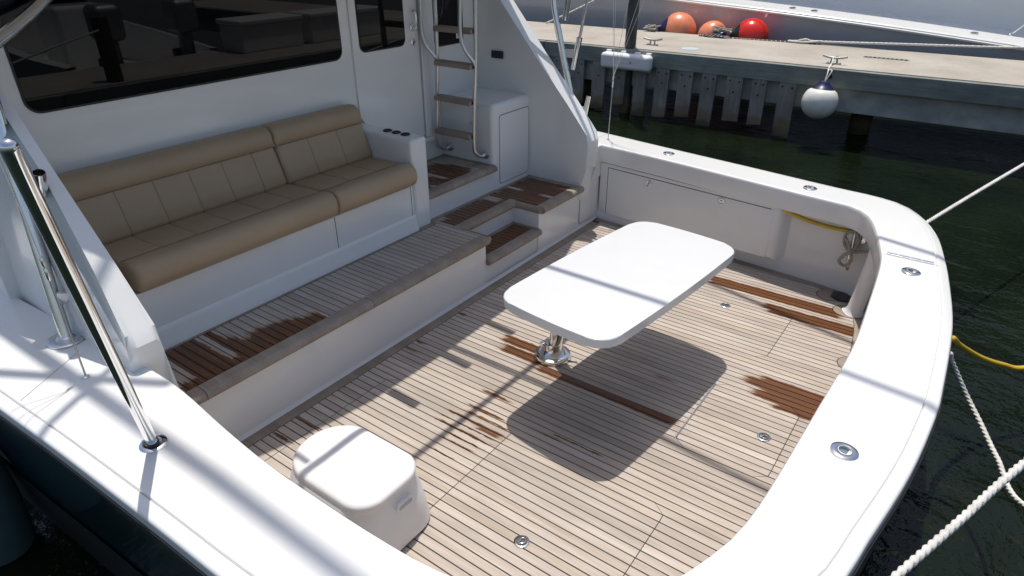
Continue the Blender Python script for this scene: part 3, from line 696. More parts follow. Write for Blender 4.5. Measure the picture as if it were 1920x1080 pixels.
# ------------------------------------------------------------------ sofa
sofa = thing('bench_sofa', 'long tan vinyl bench sofa on a white base below the cabin window', 'sofa', (-3.75, 2.35, .45))
rbox('base', (-4.05, -3.415, 1.22, 3.425, MZ-.01, .815), .006, 'gel', sofa)
sweep('plinth', [(-3.415, 1.25), (-3.415, 3.43)], [(0, MZ-.008), (.030, MZ-.008), (.026, MZ+.03), (.014, MZ+.055), (.012, MZ+.10), (.004, MZ+.125), (0, MZ+.13)], 'gel', sofa)
for yy in (2.655, 3.40): rbox('base_seam', (-3.4155, -3.4142, yy-.0025, yy+.0025, MZ+.12, .81), 0, 'seam', sofa)
arm = rbox('arm', (-4.05, -3.40, 3.425, 3.60, MZ-.01, 1.165), .028, 'gel', sofa, 4)
for x in (-3.74, -3.645, -3.55):
    c = lathe('cup_holder', [(.036, 0), (.037, .004), (.033, .009), (.026, .009), (.024, .003), (.001, .002)], (x, 3.525, 1.165), (0, 0, 1), 'black', arm, 24)
def cushion(name, prof, y0, y1, seams, parent, r_end=.03, sd=.0045, hseam=None):
    """closed xz profile extruded along y with rounded ends and pinched stitch lines"""
    st = []
    c = Vector((sum(p[0] for p in prof)/len(prof), sum(p[1] for p in prof)/len(prof)))
    for t in (0, .15, .4, .7, 1): st.append((y0+r_end*t, -r_end*(1-math.sqrt(max(0, 1-(1-t)**2)))))
    for s in sorted(seams): st += [(s-.02, -.0), (s-.007, -.0016), (s, -sd), (s+.007, -.0016), (s+.02, -.0)]
    for t in (1, .7, .4, .15, 0): st.append((y1-r_end*t, -r_end*(1-math.sqrt(max(0, 1-(1-t)**2)))))
    n = len(prof); v = []; f = []
    nr = []
    for i in range(n):
        a = Vector(prof[i-1]); b = Vector(prof[(i+1) % n]); t = (b-a).normalized(); q = Vector((t.y, -t.x))
        if q.dot(Vector(prof[i])-c) < 0: q = -q
        nr.append(q)
    for yy, d in st:
        for p, q in zip(prof, nr):
            e = d if (p in TOPS or yy < y0+r_end+.001 or yy > y1-r_end-.001) else 0
            v.append((p[0]+q.x*e, yy, p[1]+q.y*e))
    for i in range(len(st)-1):
        for k in range(n): f.append((i*n+k, i*n+(k+1) % n, (i+1)*n+(k+1) % n, (i+1)*n+k))
    f.append(tuple(range(n))); f.append(tuple((len(st)-1)*n+k for k in range(n)))
    o = mesh(name, v, f, 'vinyl', parent, True, 60)
    for s in sorted(seams):
        pts = [(p[0]+q.x*(-sd+.0012), s, p[1]+q.y*(-sd+.0012)) for p, q in zip(prof, nr) if p in prof]
        m_ = prof_top(prof); tube('stitch', [pts[i] for i in m_], .0013, 'vinyl_seam', o, 5)
    return o
def prof_top(prof): return [i for i in range(len(prof)) if prof[i] in TOPS]
seatp = [(-3.99, .82), (-3.44, .82), (-3.385, .828), (-3.352, .85), (-3.335, .89), (-3.335, .93), (-3.348, .968), (-3.375, .992), (-3.41, 1.0), (-3.45, .998), (-3.49, .988), (-3.505, .981), (-3.515, .977), (-3.53, .982), (-3.56, .984), (-3.70, .978), (-3.84, .972), (-3.99, .968)]
TOPS = set(seatp[12:17])
cushion('seat_cushion', seatp, 1.30, 2.652, [1.53, 1.755, 1.98, 2.205, 2.43], sofa)
cushion('seat_cushion', seatp, 2.658, 3.418, [2.91, 3.165], sofa)
backp = [(-4.05, .95), (-3.86, .955), (-3.822, .97), (-3.812, 1.0), (-3.85, 1.10), (-3.888, 1.20), (-3.896, 1.218), (-3.902, 1.226), (-3.894, 1.236), (-3.888, 1.262), (-3.893, 1.31), (-3.915, 1.345), (-3.95, 1.362), (-4.0, 1.362), (-4.05, 1.35)]
TOPS = set(backp[2:8])
cushion('back_cushion', backp, 1.28, 2.617, [1.53, 1.755, 1.98, 2.205, 2.43], sofa)
cushion('back_cushion', backp, 2.623, 3.42, [2.89, 3.155], sofa)
for a, b in ((1.31, 2.59), (2.65, 3.39)):
    tube('piping', [(-3.9005, a, 1.227), (-3.9005, b, 1.227)], .0028, 'vinyl_seam', sofa, 6)
    tube('piping', [(-3.5145, a, .9785), (-3.5145, b, .9785)], .0024, 'vinyl_seam', sofa, 6)

# ------------------------------------------------------------------ boarding ladder
lad = thing('boarding_ladder', 'aluminium ladder with four teak treads beside the cabin door', 'ladder', (-3.76, 4.44, .78))
LY = 4.37
for s, xb in ((0, -3.985), (1, -3.565)):
    dx = .05 if s else .04
    rail = tube('rail', cr([(xb+.02, 4.495, .775), (xb+.008, 4.45, .765), (xb, 4.395, .80), (xb-.005, LY, .88), (xb+.01, LY, 1.2), (xb+.04, LY, 1.6), (xb+.055, LY-.01, 2.0), (xb+.07, LY-.02, 2.5), (xb+.08, LY-.02, 2.66)], 6), .017, 'alu', lad, 12)
    tube('grab_rail', cr([(xb+.038, LY-.005, 1.55), (xb+.03, LY-.03, 1.60), (xb-.01, LY-.085, 1.70), (xb-.03, LY-.10, 1.82), (xb-.02, LY-.10, 2.1), (xb-.01, LY-.10, 2.5), (xb, LY-.09, 2.66)], 6), .016, 'alu', rail, 12)
    lathe('foot_flange', [(.042, 0), (.042, .006), (.03, .012), (.018, .014), (.018, .02)], (xb+.022, 4.4995, .775), (0, -1, 0), 'alu', rail, 20)
for z, o in ((.955, 0), (1.25, .014), (1.545, .034), (1.82, .048)):
    t_ = rbox('tread', (-3.98+o, -3.575+o, LY-.055, LY+.045, z-.022, z+.020), .010, 'teak_trim', lad, 3)
    for x in (-3.985+o, -3.585+o): rbox('bracket', (x, x+.02, LY-.025, LY+.025, z-.012, z+.012), .003, 'black', t_)

# ------------------------------------------------------------------ table
tb = thing('pedestal_table', 'white rounded rectangular table on a chrome pedestal in the cockpit', 'table', (-1.926, 3.125, 0))
TZ = .755
def superrect(cx, cy, hx_, hy_, r, bow, n=14):
    pts = []
    for p in rrect(-hx_, hx_, -hy_, hy_, r, n): pts.append(p)
    out = []
    for x, y in pts: out.append((x, y))
    # gently bowed sides
    dense = resample([(p[0], p[1], 0) for p in out+[out[0]]], 120)[:-1]
    return [(cx+p.x*(1+bow*(1-min(1, (p.y/hy_)**2))*.0)+(bow*hx_*(1-min(1, (p.y/hy_)**2)))*(1 if p.x > 0 else -1), cy+p.y+(bow*hy_*.6*(1-min(1, (p.x/hx_)**2)))*(1 if p.y > 0 else -1)) for p in dense]
ta = math.radians(-6.0); tc = (-1.474, 3.19)
tp = [(tc[0]+x*math.cos(ta)-y*math.sin(ta), tc[1]+x*math.sin(ta)+y*math.cos(ta)) for x, y in superrect(0, 0, .368, .738, .11, .05)]
top = prism('top', tp, TZ-.055, TZ, .009, 'gel2', tb, 4, True)
lathe('pedestal', [(.046, .05), (.046, .69)], (-1.926, 3.125, 0), (.14, .02, 1), 'chrome', tb, 32)
lathe('top_flange', [(.10, TZ-.07), (.10, TZ-.0555)], (-1.72, 3.16, 0), (0, 0, 1), 'alu', tb, 28)
bs = lathe('base', [(.124, .001), (.126, .012), (.118, .030), (.104, .036), (.092, .038), (.074, .062), (.060, .070), (.058, .086), (.047, .09)], (-1.926, 3.125, 0), (0, 0, 1), 'chrome', tb, 40)
lathe('collar', [(.0475, .088), (.062, .090), (.062, .112), (.050, .116), (.047, .116)], (-1.926, 3.125, 0), (0, 0, 1), 'chrome', tb, 32)
tube('clamp_handle', cr([(-1.89, 3.14, .175), (-1.83, 3.17, .178), (-1.80, 3.185, .172), (-1.785, 3.19, .16)], 5), .0085, 'chrome', tb, 10)
rbox('clamp_ear', (-1.99, -1.965, 3.06, 3.09, .09, .125), .004, 'chrome', tb)

# ------------------------------------------------------------------ step box
stl = thing('step_stool', 'white moulded plastic step box with a rounded top and a slot handle', 'stool', (-1.93, 1.37, 0))
def stoolrow(z, x0, x1, y0, y1, r):
    out = []; rl_ = min(r*1.28, (y1-y0)/2-.004); rr2 = r*.85
    for cx, cy, a, q in ((x1-rr2, y1-rr2, 0, rr2), (x0+rl_, y1-rl_, 90, rl_), (x0+rl_, y0+rl_, 180, rl_), (x1-rr2, y0+rr2, 270, rr2)):
        for i in range(9): t = math.radians(a+90*i/8); out.append(Vector((cx+q*math.cos(t), cy+q*math.sin(t), z)))
    return out
ZT = .358
lv = [(.012, -2.275, -1.632, 1.145, 1.655, .15), (.10, -2.27, -1.640, 1.155, 1.648, .15), (.20, -2.262, -1.655, 1.175, 1.638, .15), (.285, -2.25, -1.682, 1.20, 1.618, .15), (.306, -2.248, -1.672, 1.212, 1.612, .15), (.317, -2.252, -1.662, 1.218, 1.618, .15), (.335, -2.252, -1.660, 1.218, 1.62, .15), (.348, -2.244, -1.668, 1.226, 1.612, .145), (.355, -2.225, -1.687, 1.245, 1.593, .13), (ZT, -2.19, -1.72, 1.28, 1.558, .10)]
rows = [stoolrow(*a) for a in lv]; n = len(rows[0]); v = [p for r in rows for p in r]; f = []
for i in range(len(rows)-1):
    for k in range(n): f.append((i*n+k, i*n+(k+1) % n, (i+1)*n+(k+1) % n, (i+1)*n+k))
f.append(tuple((len(rows)-1)*n+k for k in range(n)))
mesh('body', v, f, 'plastic', stl, True, 50)
for a in ((-2.2, -2.12, 1.22, 1.30), (-1.75, -1.67, 1.22, 1.30), (-2.2, -2.12, 1.5, 1.58), (-1.75, -1.67, 1.5, 1.58)): rbox('foot', (*a, .001, .02), .004, 'black', stl)
hp = wallprism('handle_rim', rrect(1.40, 1.51, .208, .250, .020, 6), 'x', -1.690, -1.651, .005, 'plastic', stl, 2)
wallprism('handle_slot', rrect(1.414, 1.496, .217, .241, .011, 6), 'x', -1.66, -1.6495, 0, simple('slot_recess_grey', (.45, .46, .48), .5), stl)

# ------------------------------------------------------------------ poles, tower legs, wires
pole = thing('chrome_pole', 'thick polished chrome pole leaning out of the near gunwale rod holder', 'pole', (-2.288, .766, .71))
d_ = Vector((.406, -.197, 1)).normalized(); p0 = Vector((-2.304, .774, .71)); L = 1.53
pp = [p0+d_*t for t in (0, .3, .8, 1.2, L-.02, L-.008, L)]
tube('shaft', pp, .0205, 'chrome', pole, 24, rr=[.0205, .0205, .0205, .0205, .0205, .017, .008])
lathe('ferrule', [(.024, 0), (.024, .03), (.021, .034)], p0+d_*.045, d_, 'black', pole, 20)

def tower(side):
    if side == 'near':
        b = Vector((-3.372, .914, CZ)); d = Vector((-.228, .120, 1)); bend = b+d*1.27; nxt = Vector((-3.95, 1.52, 2.235)); end = Vector((-4.45, 2.25, 2.64))
        lab = 'brushed aluminium tower leg with rod holders on the near side deck'
    else:
        b = Vector((-3.10, 5.40, CZ)); d = Vector((-.25, -.05, 1)); bend = b+d*1.40; nxt = Vector((-3.8, 4.95, 2.36)); end = Vector((-4.3, 4.5, 2.64))
        lab = 'brushed aluminium tower leg with rod holders beyond the far wing'
    t = thing('tower_leg', lab, 'tower leg', tuple(b))
    tube('leg', [b+d*.0]+cr([b+d*.02, b+d*.6, b+d*1.1, bend, nxt.lerp(bend, .5), nxt, end], 6), .0285, 'polished_alu', t, 18)
    fl = lathe('foot_plate', [(.088, .0015), (.088, .008), (.082, .011), (.045, .012), (.034, .024), (.029, .026)], b, (0, 0, 1), 'alu', t, 32)
    for k in range(6):
        a = k*math.pi/3+.3; lathe('screw', [(.007, .010), (.006, .0125), (.001, .013)], b+Vector((.066*math.cos(a), .066*math.sin(a), 0)), (0, 0, 1), 'chrome', fl, 8)
    return t, b, d
nt_, nb, nd = tower('near')
def clipholder(t, b, d, h, offv, lo, hi, tilt=Vector((0, 0, 0))):
    c = b+d*h; a = c+offv; ax = (d+tilt).normalized()
    p = pipe('rod_holder', a+ax*lo, a+ax*hi, .0265, .0235, 'chrome', t, 22)
    br = offv.normalized(); s = br.cross(ax).normalized()*.018
    v = []
    for q in (c+br*.02, a-br*.02):
        for zz in (-.035, .035):
            for sg in (-1, 1): v.append(q+ax*zz+s*sg*.5)
    mesh('bracket', v, [(0, 1, 3, 2), (4, 5, 7, 6), (0, 1, 5, 4), (2, 3, 7, 6), (0, 2, 6, 4), (1, 3, 7, 5)], 'alu', t)
clipholder(nt_, nb, nd, .21, Vector((.075, .07, 0)), -.11, .12, Vector((.70, -.12, 0)))
clipholder(nt_, nb, nd, .70, Vector((.155, .03, 0)), -.15, .15, Vector((.70, -.12, 0)))
clipholder(nt_, nb, nd, 1.10, Vector((.05, -.012, .0)), -.09, .15)
ft, fb, fd = tower('far')
tl = Vector((.42, .10, 0))
clipholder(ft, fb, fd, .30, Vector((.11, .04, .0)), -.14, .14, tl)
clipholder(ft, fb, fd, .80, Vector((.12, .04, .0)), -.14, .14, tl)
clipholder(ft, fb, fd, 1.22, Vector((.13, .04, .0)), -.14, .14, tl)
gp = fb+fd*.80+Vector((.12, .04, 0)); ga = (fd+tl).normalized()
gaff = thing('fishing_pole', 'slender aluminium pole standing in the middle rod holder of the far tower leg', 'pole', tuple(gp))
tube('shaft', [gp-ga*.1, gp+ga*.5, gp+ga*1.6], .013, 'alu', gaff, 12)

def wire_set(name, label, a, kinkz, lean, tops):
    t = thing(name, label, 'rigging wire', tuple(a)); a = Vector(a); k = a+Vector(lean)*(kinkz-a.z)
    lathe('pad_eye', [(.016, .0005), (.016, .004), (.008, .007), (.006, .012), (.001, .013)], a, (0, 0, 1), 'chrome', t, 16)
    tube('wire', [a+Vector((0, 0, .008)), k], .0042, 'cable', t, 8)
    lathe('swivel', [(.004, 0), (.009, .015), (.009, .05), (.005, .06), (.009, .075), (.009, .10), (.003, .115)], k, Vector(lean), 'chrome', t, 10)
    for e in tops: tube('thin_line', [k+Vector((0, 0, .1)), Vector(e)], .0018, 'line', t, 5)
wire_set('far_rigging_wire', 'thin rigging wire and lines rising from the far coaming', (-2.916, 5.625, CZ), 1.24, (.0, .04, 1), [(-2.98, 5.56, 2.7), (-2.95, 5.60, 2.7), (-2.70, 5.62, 2.7), (-2.50, 5.62, 2.7), (-2.42, 5.66, 2.7)])
wire_set('near_rigging_wire', 'thin rigging wire and lines rising from the near side deck', (-2.968, .823, CZ), 1.22, (-.10, .03, 1), [(-3.15, .86, 2.7), (-3.3, .90, 2.7), (-3.22, .84, 2.7)])

# ------------------------------------------------------------------ hoses and ropes on the boat
tag(tube('yellow_hose', cr([(-1.22, 5.24, .60), (-1.14, 5.215, .585), (-.98, 5.20, .545), (-.776, 5.19, .522), (-.60, 5.17, .53), (-.50, 5.15, .548), (-.42, 5.10, .58), (-.35, 5.02, .60)], 8), .0165, 'hose', None, 14), 'yellow hose drooping below the far coaming inside the cockpit', 'hose')
tag(tube('yellow_water_hose', cr([(.06, 3.62, .56), (.165, 3.68, .63), (.19, 3.75, .60), (.234, 3.936, .48), (.369, 4.208, .30), (.496, 4.387, .20), (.615, 4.518, .15), (.85, 4.75, .20), (1.15, 5.0, .60), (1.35, 5.1, .83)], 8), .0165, 'hose', None, 14), 'yellow hose hanging off the transom over the green water', 'hose')
cr_ = thing('cleat_rope', 'old grey rope wound around the cleat in the far cockpit corner', 'rope', (-.55, 5.13, .40))
rope('coil', [(-.36, 5.03, .46), (-.46, 5.10, .42), (-.54, 5.10, .40), (-.60, 5.11, .44), (-.61, 5.12, .52), (-.56, 5.115, .555), (-.515, 5.11, .50), (-.53, 5.10, .42), (-.585, 5.10, .36), (-.61, 5.11, .30), (-.57, 5.115, .27), (-.53, 5.10, .33), (-.56, 5.09, .43), (-.60, 5.095, .50)], .0135, 'rope_old', cr_)
tag(rope('mooring_rope', [(-.22, 5.03, .62), (-.167, 5.205, .66), (.377, 7.018, .75), (1.28, 10.0, .86)], .0155), 'white mooring rope running from the far transom corner past the water', 'rope')
tag(rope('slack_mooring_rope', [(.08, 3.50, .55), (.175, 3.56, .61), (.21, 3.70, .50), (.323, 3.68, .34), (.421, 3.564, .26), (.511, 3.377, .22), (.626, 3.061, .24), (.95, 2.75, .50), (1.30, 2.6, .83)], .0135), 'thinner white rope hanging slack from the middle of the transom', 'rope')
tag(rope('thick_mooring_rope', [(-.30, .62, .74), (-.02, 1.19, .90), (.144, 1.551, .988), (.254, 1.797, 1.048), (.377, 2.082, 1.111), (.70, 2.75, 1.25), (1.32, 4.1, 1.45)], .0128), 'thick white twisted rope crossing the bottom right corner', 'rope')
hf = thing('hull_fender', 'dark teal covered fender hanging against the near hull', 'fender', (-3.4, .33, .1))
lathe('body', [(.02, -.42), (.10, -.38), (.145, -.28), (.155, 0), (.145, .28), (.10, .38), (.03, .43)], (-3.52, .36, .02), (0, 0, 1), simple('teal_fender_cover', (.05, .095, .10), .8), hf, 24)
tube('lanyard', [(-3.52, .36, .44), (-3.50, .48, .70)], .008, 'rope_old', hf, 8)

# ------------------------------------------------------------------ the far dock
DZ = .80; DY = 10.80
dk = thing('dock', 'weathered concrete dock with grey timber facing beyond the far coaming', 'dock', (-5, 12, WZ))
def dy(x): return DY+.0*(x+3)
rbox('deck_slab', (-40, 12, DY-.05, 13.0, DZ-.16, DZ), .012, 'concrete', dk, 2)
for a, b in ((-40, -9.6), (-9.58, -6.98), (-6.96, .6), (.62, 12)): rbox('waler', (a, b, DY-.15, DY-.052, DZ-.27, DZ-.015), .012, 'waler', dk, 2)
rbox('concrete_beam', (-40, 12, DY-.02, DY+.25, .18, DZ-.165), .01, 'pier_conc', dk, 2)
x = -12.0; rr_ = random.Random(11)
for i in range(38):
    if -2.45 < x < .9 or x > 1.2:
        x += .40; 
        if x > 1.2: break
        continue
    wd = .235+rr_.uniform(-.02, .02); zb = -.22+rr_.uniform(-.10, .06)
    t = rr_.uniform(-.02, .02)
    b = mesh('board', [(x, DY-.145, .53), (x+wd, DY-.145, .53), (x+wd+t, DY-.145, zb+rr_.uniform(-.03, .03)), (x+t, DY-.145, zb), (x, DY-.10, .53), (x+wd, DY-.10, .53), (x+wd+t, DY-.10, zb), (x+t, DY-.10, zb)], [(0, 1, 2, 3), (7, 6, 5, 4), (0, 4, 5, 1), (1, 5, 6, 2), (2, 6, 7, 3), (3, 7, 4, 0)], 'board', dk)
    for bx, bz in ((.05, .47), (wd-.05, .46), (wd*.5, .30)):
        if rr_.random() < .75: lathe('bolt', [(.016, 0), (.014, .006), (.001, .008)], (x+bx, DY-.145, bz), (0, -1, 0), 'black', b, 8)
    x += .405
for x in (-8.4, -2.0): lathe('bolt', [(.03, 0), (.03, .008), (.018, .008), (.018, .002), (.001, .002)], (x, DY-.15, .68), (0, -1, 0), 'black', dk, 12)
for x in (-11, -6.6, -1.6, 3.2): tube('support_pile', [(x, DY+.9, -1.5), (x, DY+.9, .64)], .16, 'pile', dk, 12)
tag(tube('piling', [(-5.30, DY-.01, -1.2), (-5.29, DY-.01, 1.0), (-5.27, DY-.01, 4.6)], .095, 'pile', None, 16), 'dark timber piling rising at the dock edge', 'piling')
def dock_cleat(x, y, label):
    c = thing('dock_cleat', label, 'cleat', (x, y, DZ), 'galvanised cleats on the dock')
    rbox('base', (x-.10, x+.10, y-.035, y+.035, DZ+.0005, DZ+.014), .004, 'galv', c, 2)
    for s in (-1, 1): tube('post', [(x+s*.045, y, DZ+.01), (x+s*.035, y, DZ+.085)], .014, 'galv', c, 10)
    tube('horn', cr([(x-.17, y, DZ+.112), (x-.09, y, DZ+.094), (x, y, DZ+.088), (x+.09, y, DZ+.094), (x+.17, y, DZ+.112)], 5), .016, 'galv', c, 10, rr=None)
    for sx in (-1, 1):
        for sy in (-1, 1): lathe('bolt', [(.008, .012), (.008, .024), (.001, .025)], (x+sx*.085, y+sy*.022, DZ), (0, 0, 1), 'galv', c, 8)
dock_cleat(-5.08, 11.22, 'grey cleat on the dock beside the dark piling')
dock_cleat(-2.06, 11.02, 'grey cleat on the dock above the hanging white ball fender')
# white dock bumper
bp = thing('dock_bumper', 'long white plastic bumper fixed along the dock edge by the piling', 'bumper', (-5.33, DY-.22, .6))
rbox('body', (-5.680, -4.760, DY-.36, DY-.155, .475, .735), .065, 'plastic', bp, 5)
for x in (-5.600, -5.320, -5.060, -4.850): rbox('mounting_tab', (x-.045, x+.045, DY-.21, DY-.152, .452, .762), .012, 'plastic', bp, 3)
for k, x in enumerate((-5.400, -5.360, -5.320, -5.280, -5.230, -5.190, -5.150)): rbox('raised_mark', (x, x+.026, DY-.363, DY-.357, .595, .622), .002, 'plastic', bp, 1)
rbox('rust_mark', (-5.105, -5.085, DY-.3615, DY-.3585, .590, .628), 0, simple('rust_spot', (.25, .10, .03), .8), bp)
# fender balls
def ball(name, label, c, R, axis, mat, capmat='navy', neck=1.0, grp=None):
    t = thing(name, label, 'fender', tuple(c), grp); ax = Vector(axis).normalized()
    prof = []
    for i in range(15):
        a = math.pi*i/17; prof.append((R*math.sin(a), -R*math.cos(a)))
    prof = prof[:13]; z0 = prof[-1][1]; r0 = prof[-1][0]
    body_end = (r0*.78, z0+R*.13)
    lathe('body', [(max(p[0], .001), p[1]) for p in prof]+[body_end], c, ax, mat, t, 32)
    lathe('end_cap', [(r0*.80, z0+R*.12), (r0*.62, z0+R*.27), (r0*.42, z0+R*.40), (r0*.36, z0+R*.52), (r0*.25, z0+R*.57), (.001, z0+R*.58)], c, ax, capmat, t, 24)
    return t, Vector(c)+ax*(z0+R*.54)
wb, wt = ball('ball_fender', 'white ball fender with a blue top hanging from the dock cleat', (-2.014, DY-.42, .37), .245, (0.02, .10, 1), 'white_vinyl')
tube('lanyard', cr([wt, wt+Vector((.0, .07, .12)), (-2.04, DY-.165, DZ-.02), (-2.06, DY+.02, DZ+.012), (-2.05, 11.0, DZ+.07), (-2.02, 11.03, DZ+.12), (-2.06, 11.05, DZ+.10)], 6), .009, 'rope', wb, 8)
tube('lanyard', cr([wt, wt+Vector((.05, .07, .14)), (-2.04, DY-.165, DZ-.02), (-2.05, DY+.02, DZ+.012), (-2.08, 11.0, DZ+.09)], 6), .008, 'rope', wb, 8)
def knot(name, label, c, n, s, r, mat, seed, par=None):
    q = random.Random(seed); pts = []
    for i in range(n): pts.append((c[0]+q.gauss(0, s), c[1]+q.gauss(0, s*.8), max(DZ+r, c[2]+abs(q.gauss(0, s*.45)))))
    t = thing(name, label, 'rope', (c[0], c[1], DZ)); tube('tangle', cr(pts, 7), r, mat, t, 7); return t
ball('buoy_fender', 'large pale orange ball fender with blue cap at the dock edge', (-5.514, 13.37, .80), .345, (-1, -.40, .12), 'orange')
ball('buoy_fender', 'smaller orange ball fender half hidden between the other two', (-4.80, 13.36, .745), .285, (1, -.55, .10), 'orange')
ball('buoy_fender', 'shiny red ball fender with black neck lying on the dock', (-4.055, 13.37, .80), .32, (-1, -.35, .05), 'red', 'black')
knot('fender_rope', 'knotted grey rope at the cap of the large orange fender', (-5.93, 12.93, DZ+.05), 26, .085, .014, 'rope_old', 4)
knot('red_fender_rope', 'knotted grey rope between the small orange and red fenders', (-4.47, 12.93, DZ+.09), 24, .08, .014, 'rope_old', 5)
ch = thing('dock_chain', 'dark chain heaped by the red fender and running along the dock', 'chain', (-4.3, 12.7, DZ))
q = random.Random(8); pts = [(-4.85, 12.80, DZ+.012)]+[(-4.55+q.gauss(0, .13), 12.78+q.gauss(0, .035), DZ+.014+abs(q.gauss(0, .015))) for i in range(18)]+[(-4.15, 12.86, DZ+.012), (-3.6, 12.9, DZ+.012), (-3.1, 12.93, DZ+.012), (-2.7, 12.95, DZ+.012)]
P = resample(cr(pts, 6), 150)
for i in range(len(P)-1):
    d = (P[i+1]-P[i])
    if d.length < 1e-4: continue
    c = (P[i]+P[i+1])/2; t = d.normalized(); s = t.cross(Vector((0, 0, 1))).normalized(); u = s if i % 2 else (s+Vector((0, 0, .9))).normalized()
    loop = [c+t*(.028*math.cos(a))+u*(.015*math.sin(a)) for a in [2*math.pi*k/8 for k in range(9)]]
    tube('link', loop, .0058, 'chain', ch, 5)
tag(rope('stern_line', [(-8.3, 12.75, DZ+.02), (-7.9, 13.2, 1.05), (-7.3, 13.78, 1.42)], .02, 'rope', None, .03, 45), 'white twisted line from the dock up to the grey hull left of the piling', 'rope')
gr = thing('drain_grate', 'slotted dark drain grate set in the dock top', 'grate', (-1.5, 12.0, DZ))
rbox('frame', (-1.83, -1.19, 11.93, 12.07, DZ-.01, DZ+.003), 0, 'galv', gr)
for k in range(10): rbox('slot', (-1.815+k*.0625, -1.775+k*.0625, 11.945, 12.055, DZ+.0005, DZ+.0045), 0, 'black', gr)
tag(lathe('round_lid', [(.16, .0008), (.158, .006), (.12, .008), (.001, .0085)], (-4.38, 11.20, DZ), (0, 0, 1), 'lid', None, 28), 'pale blue round lid lying on the dock top', 'lid')
dl = thing('dock_line', 'white mooring line with an eye splice stretched along the dock edge', 'rope', (-3, 13.1, DZ))
rope('line', [(-3.1, 12.92, DZ+.03), (-2.95, 12.94, DZ+.07), (-2.75, 12.94, DZ+.05), (-1.5, 13.0, DZ+.10), (.4, 13.3, DZ+.16), (2.2, 13.7, DZ+.3)], .022, 'rope', dl, .03, 40)
rope('eye', [(-2.7, 12.94, DZ+.06), (-2.95, 12.88, DZ+.03), (-3.25, 12.92, DZ+.025), (-3.1, 12.97, DZ+.03), (-2.8, 12.96, DZ+.05)], .018, 'rope', dl, .03, 40)

# ------------------------------------------------------------------ the boat beyond the dock
fbt = thing('moored_motor_yacht', 'large white motor yacht with glossy grey hull moored behind the dock', 'yacht', (-3, 15, WZ))
def sheer(x): return 1.20-.062*(x+4.15)-.004*(x+4.15)**2*(1 if x > -4.15 else -.2)
xs = [-26+.5*i for i in range(68)]
def hy(x): return 13.80+.006*max(0, x)**2
H = lambda o, dz: [(x, hy(x)+o, sheer(x)+dz) for x in xs]
strip('hull', [[(x, hy(x)+.25, WZ-.3) for x in xs], [(x, hy(x)+.10, .3) for x in xs], H(.0, -.06), H(-.01, -.01)], 'slate', fbt)
strip('rub_rail', [H(-.01, -.015), H(-.05, -.01), H(-.055, .02), H(-.03, .035), H(-.03, .05), H(.0, .055)], 'gel', fbt)
strip('covering_board', [H(.0, .052), H(.02, .075), H(.36, .13), H(.40, .13), H(.42, .10)], 'gel', fbt)
strip('side_deck', [H(.40, .10), H(1.5, .12)], 'gel', fbt)
for x in (-3.55, -3.15): lathe('hawse', [(.06, .0), (.06, .012), (.03, .014), (.03, .004), (.001, .004)], (x, hy(x)+.20, sheer(x)+.105), (0, -.2, 1), 'chrome', fbt, 20)
lathe('hawse', [(.06, .0), (.06, .012), (.03, .014), (.03, .004), (.001, .004)], (-.55, hy(0)+.2, sheer(-.55)+.105), (0, -.2, 1), 'chrome', fbt, 20)
cabn = mesh('deckhouse', [(-26, 15.1, 1.2), (6, 15.1, .6), (6, 15.4, 6.0), (-26, 15.4, 6.0), (-26, 18, 1.2), (6, 18, .6), (6, 18, 6.0), (-26, 18, 6.0)], [(0, 1, 2, 3), (4, 5, 6, 7), (1, 5, 6, 2), (0, 4, 7, 3), (3, 2, 6, 7)], 'gel', fbt)  # unseen upper part and its glass band enlarged so the water reflects dark
mesh('window_band', [(-24, 15.13, 1.95), (4, 15.13, 1.95), (4, 15.29, 4.6), (-24, 15.29, 4.6)], [(0, 1, 2, 3)], 'glass', fbt)
st_ = tube('stanchion', [(-.05, 14.5, sheer(0)+.12), (.35, 14.4, sheer(0)+.62), (.7, 14.3, sheer(0)+1.05)], .022, 'chrome', fbt, 12)
lathe('foot', [(.05, 0), (.05, .01), (.03, .03), (.022, .05)], (-.05, 14.5, sheer(0)+.115), (.3, 0, 1), 'chrome', st_, 18)

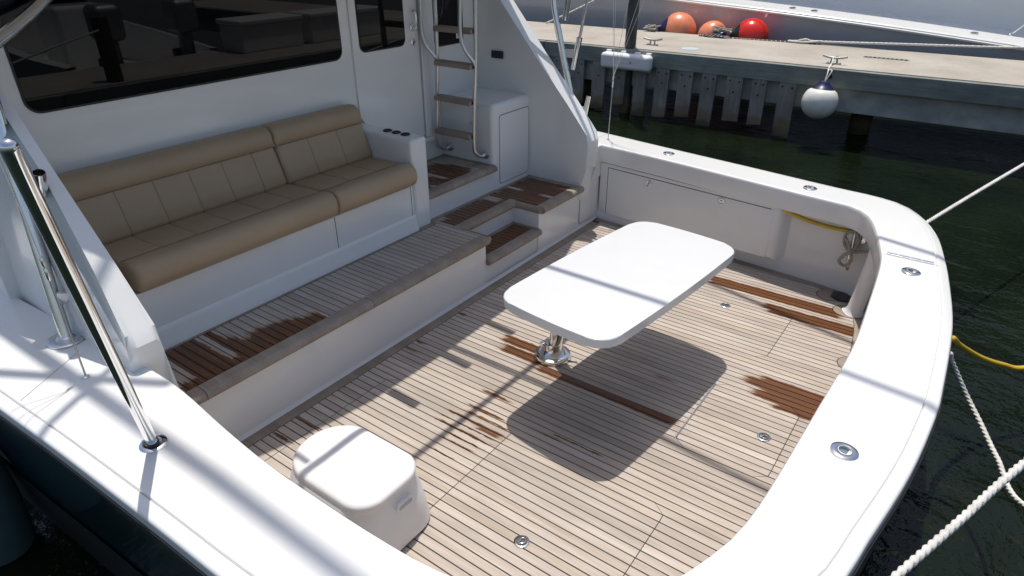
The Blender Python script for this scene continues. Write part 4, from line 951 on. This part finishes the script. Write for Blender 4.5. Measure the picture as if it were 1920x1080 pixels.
# ------------------------------------------------------------------ the dock astern and what stands on it (seen mirrored in the cabin windows)
sd = thing('stern_dock', 'narrow concrete finger dock astern of the boat', 'dock', (2, 6, WZ))
rbox('deck_slab', (1.27, 2.75, 2.45, 10.6, DZ-.16, DZ), .012, 'concrete', sd, 2)
rbox('waler', (1.17, 1.268, 2.45, 10.6, DZ-.30, DZ-.015), .01, 'waler', sd, 2)
for yy in (3.0, 6.5, 10.0): tube('support_pile', [(2.0, yy, -1.5), (2.0, yy, .64)], .15, 'pile', sd, 12)
tag(tube('stern_piling', [(1.42, 4.18, DZ-.02), (1.42, 4.18, 1.6)], .10, 'pile', None, 16), 'short timber post on the dock astern holding the thick rope', 'piling')
for a, b, lab in ((6.55, 7.75, 'white dock box nearer the piling on the dock astern'), (7.95, 9.6, 'longer white dock box at the far end of the dock astern')):
    t = thing('dock_box', lab, 'dock box', (2.3, (a+b)/2, DZ), 'white dock boxes')
    rbox('body', (2.02, 2.62, a, b, DZ+.001, DZ+.42), .02, 'plastic', t, 2); rbox('lid', (1.98, 2.66, a-.03, b+.03, DZ+.422, DZ+.50), .025, 'plastic', t, 3)
cb = thing('centre_console_boat', 'white open boat with two outboards beyond the dock astern', 'boat', (6, 5.6, WZ))
hx_ = [3.3, 4.2, 5.2, 6.4, 7.6, 8.6, 9.3]; hw = [1.25, 1.35, 1.38, 1.3, 1.05, .6, .03]; hz = [.75, .8, .88, 1.0, 1.15, 1.3, 1.4]
strip('hull', [[(x, 5.6-w_*.75, WZ-.2) for x, w_ in zip(hx_, hw)], [(x, 5.6-w_, z) for x, w_, z in zip(hx_, hw, hz)], [(x, 5.6-w_+.14, z+.02) for x, w_, z in zip(hx_, [max(q, .15) for q in hw], hz)], [(x, 5.6-max(w_-.16, 0), .3) for x, w_ in zip(hx_, hw)], [(x, 5.6+max(w_-.16, 0), .3) for x, w_ in zip(hx_, hw)], [(x, 5.6+w_-.14, z+.02) for x, w_, z in zip(hx_, [max(q, .15) for q in hw], hz)], [(x, 5.6+w_, z) for x, w_, z in zip(hx_, hw, hz)], [(x, 5.6+w_*.75, WZ-.2) for x, w_ in zip(hx_, hw)]], 'gel', cb)
rbox('transom', (3.2, 3.32, 4.4, 6.8, -.4, .72), .02, 'gel', cb); rbox('console', (5.2, 6.1, 5.15, 6.05, .3, 1.45), .08, 'gel', cb, 3)
mesh('windscreen', [(5.95, 5.15, 1.44), (5.95, 6.05, 1.44), (5.65, 5.98, 1.95), (5.65, 5.22, 1.95)], [(0, 1, 2, 3)], 'glass', cb)
for yy, lab in ((4.95, 'grey outboard motor on the open boat, the one nearer the yacht'), (6.15, 'grey outboard motor on the open boat, the one beside the dock boxes')):
    t = thing('outboard_motor', lab, 'outboard', (3.05, yy, .6), 'outboard motors')
    rbox('cowling', (2.78, 3.22, yy-.2, yy+.2, 1.10, 1.62), .10, 'galv', t, 4); rbox('midsection', (2.92, 3.10, yy-.10, yy+.10, .1, 1.12), .05, 'galv', t, 3); rbox('bracket', (3.08, 3.24, yy-.16, yy+.16, .45, .85), .03, 'black', t, 2)
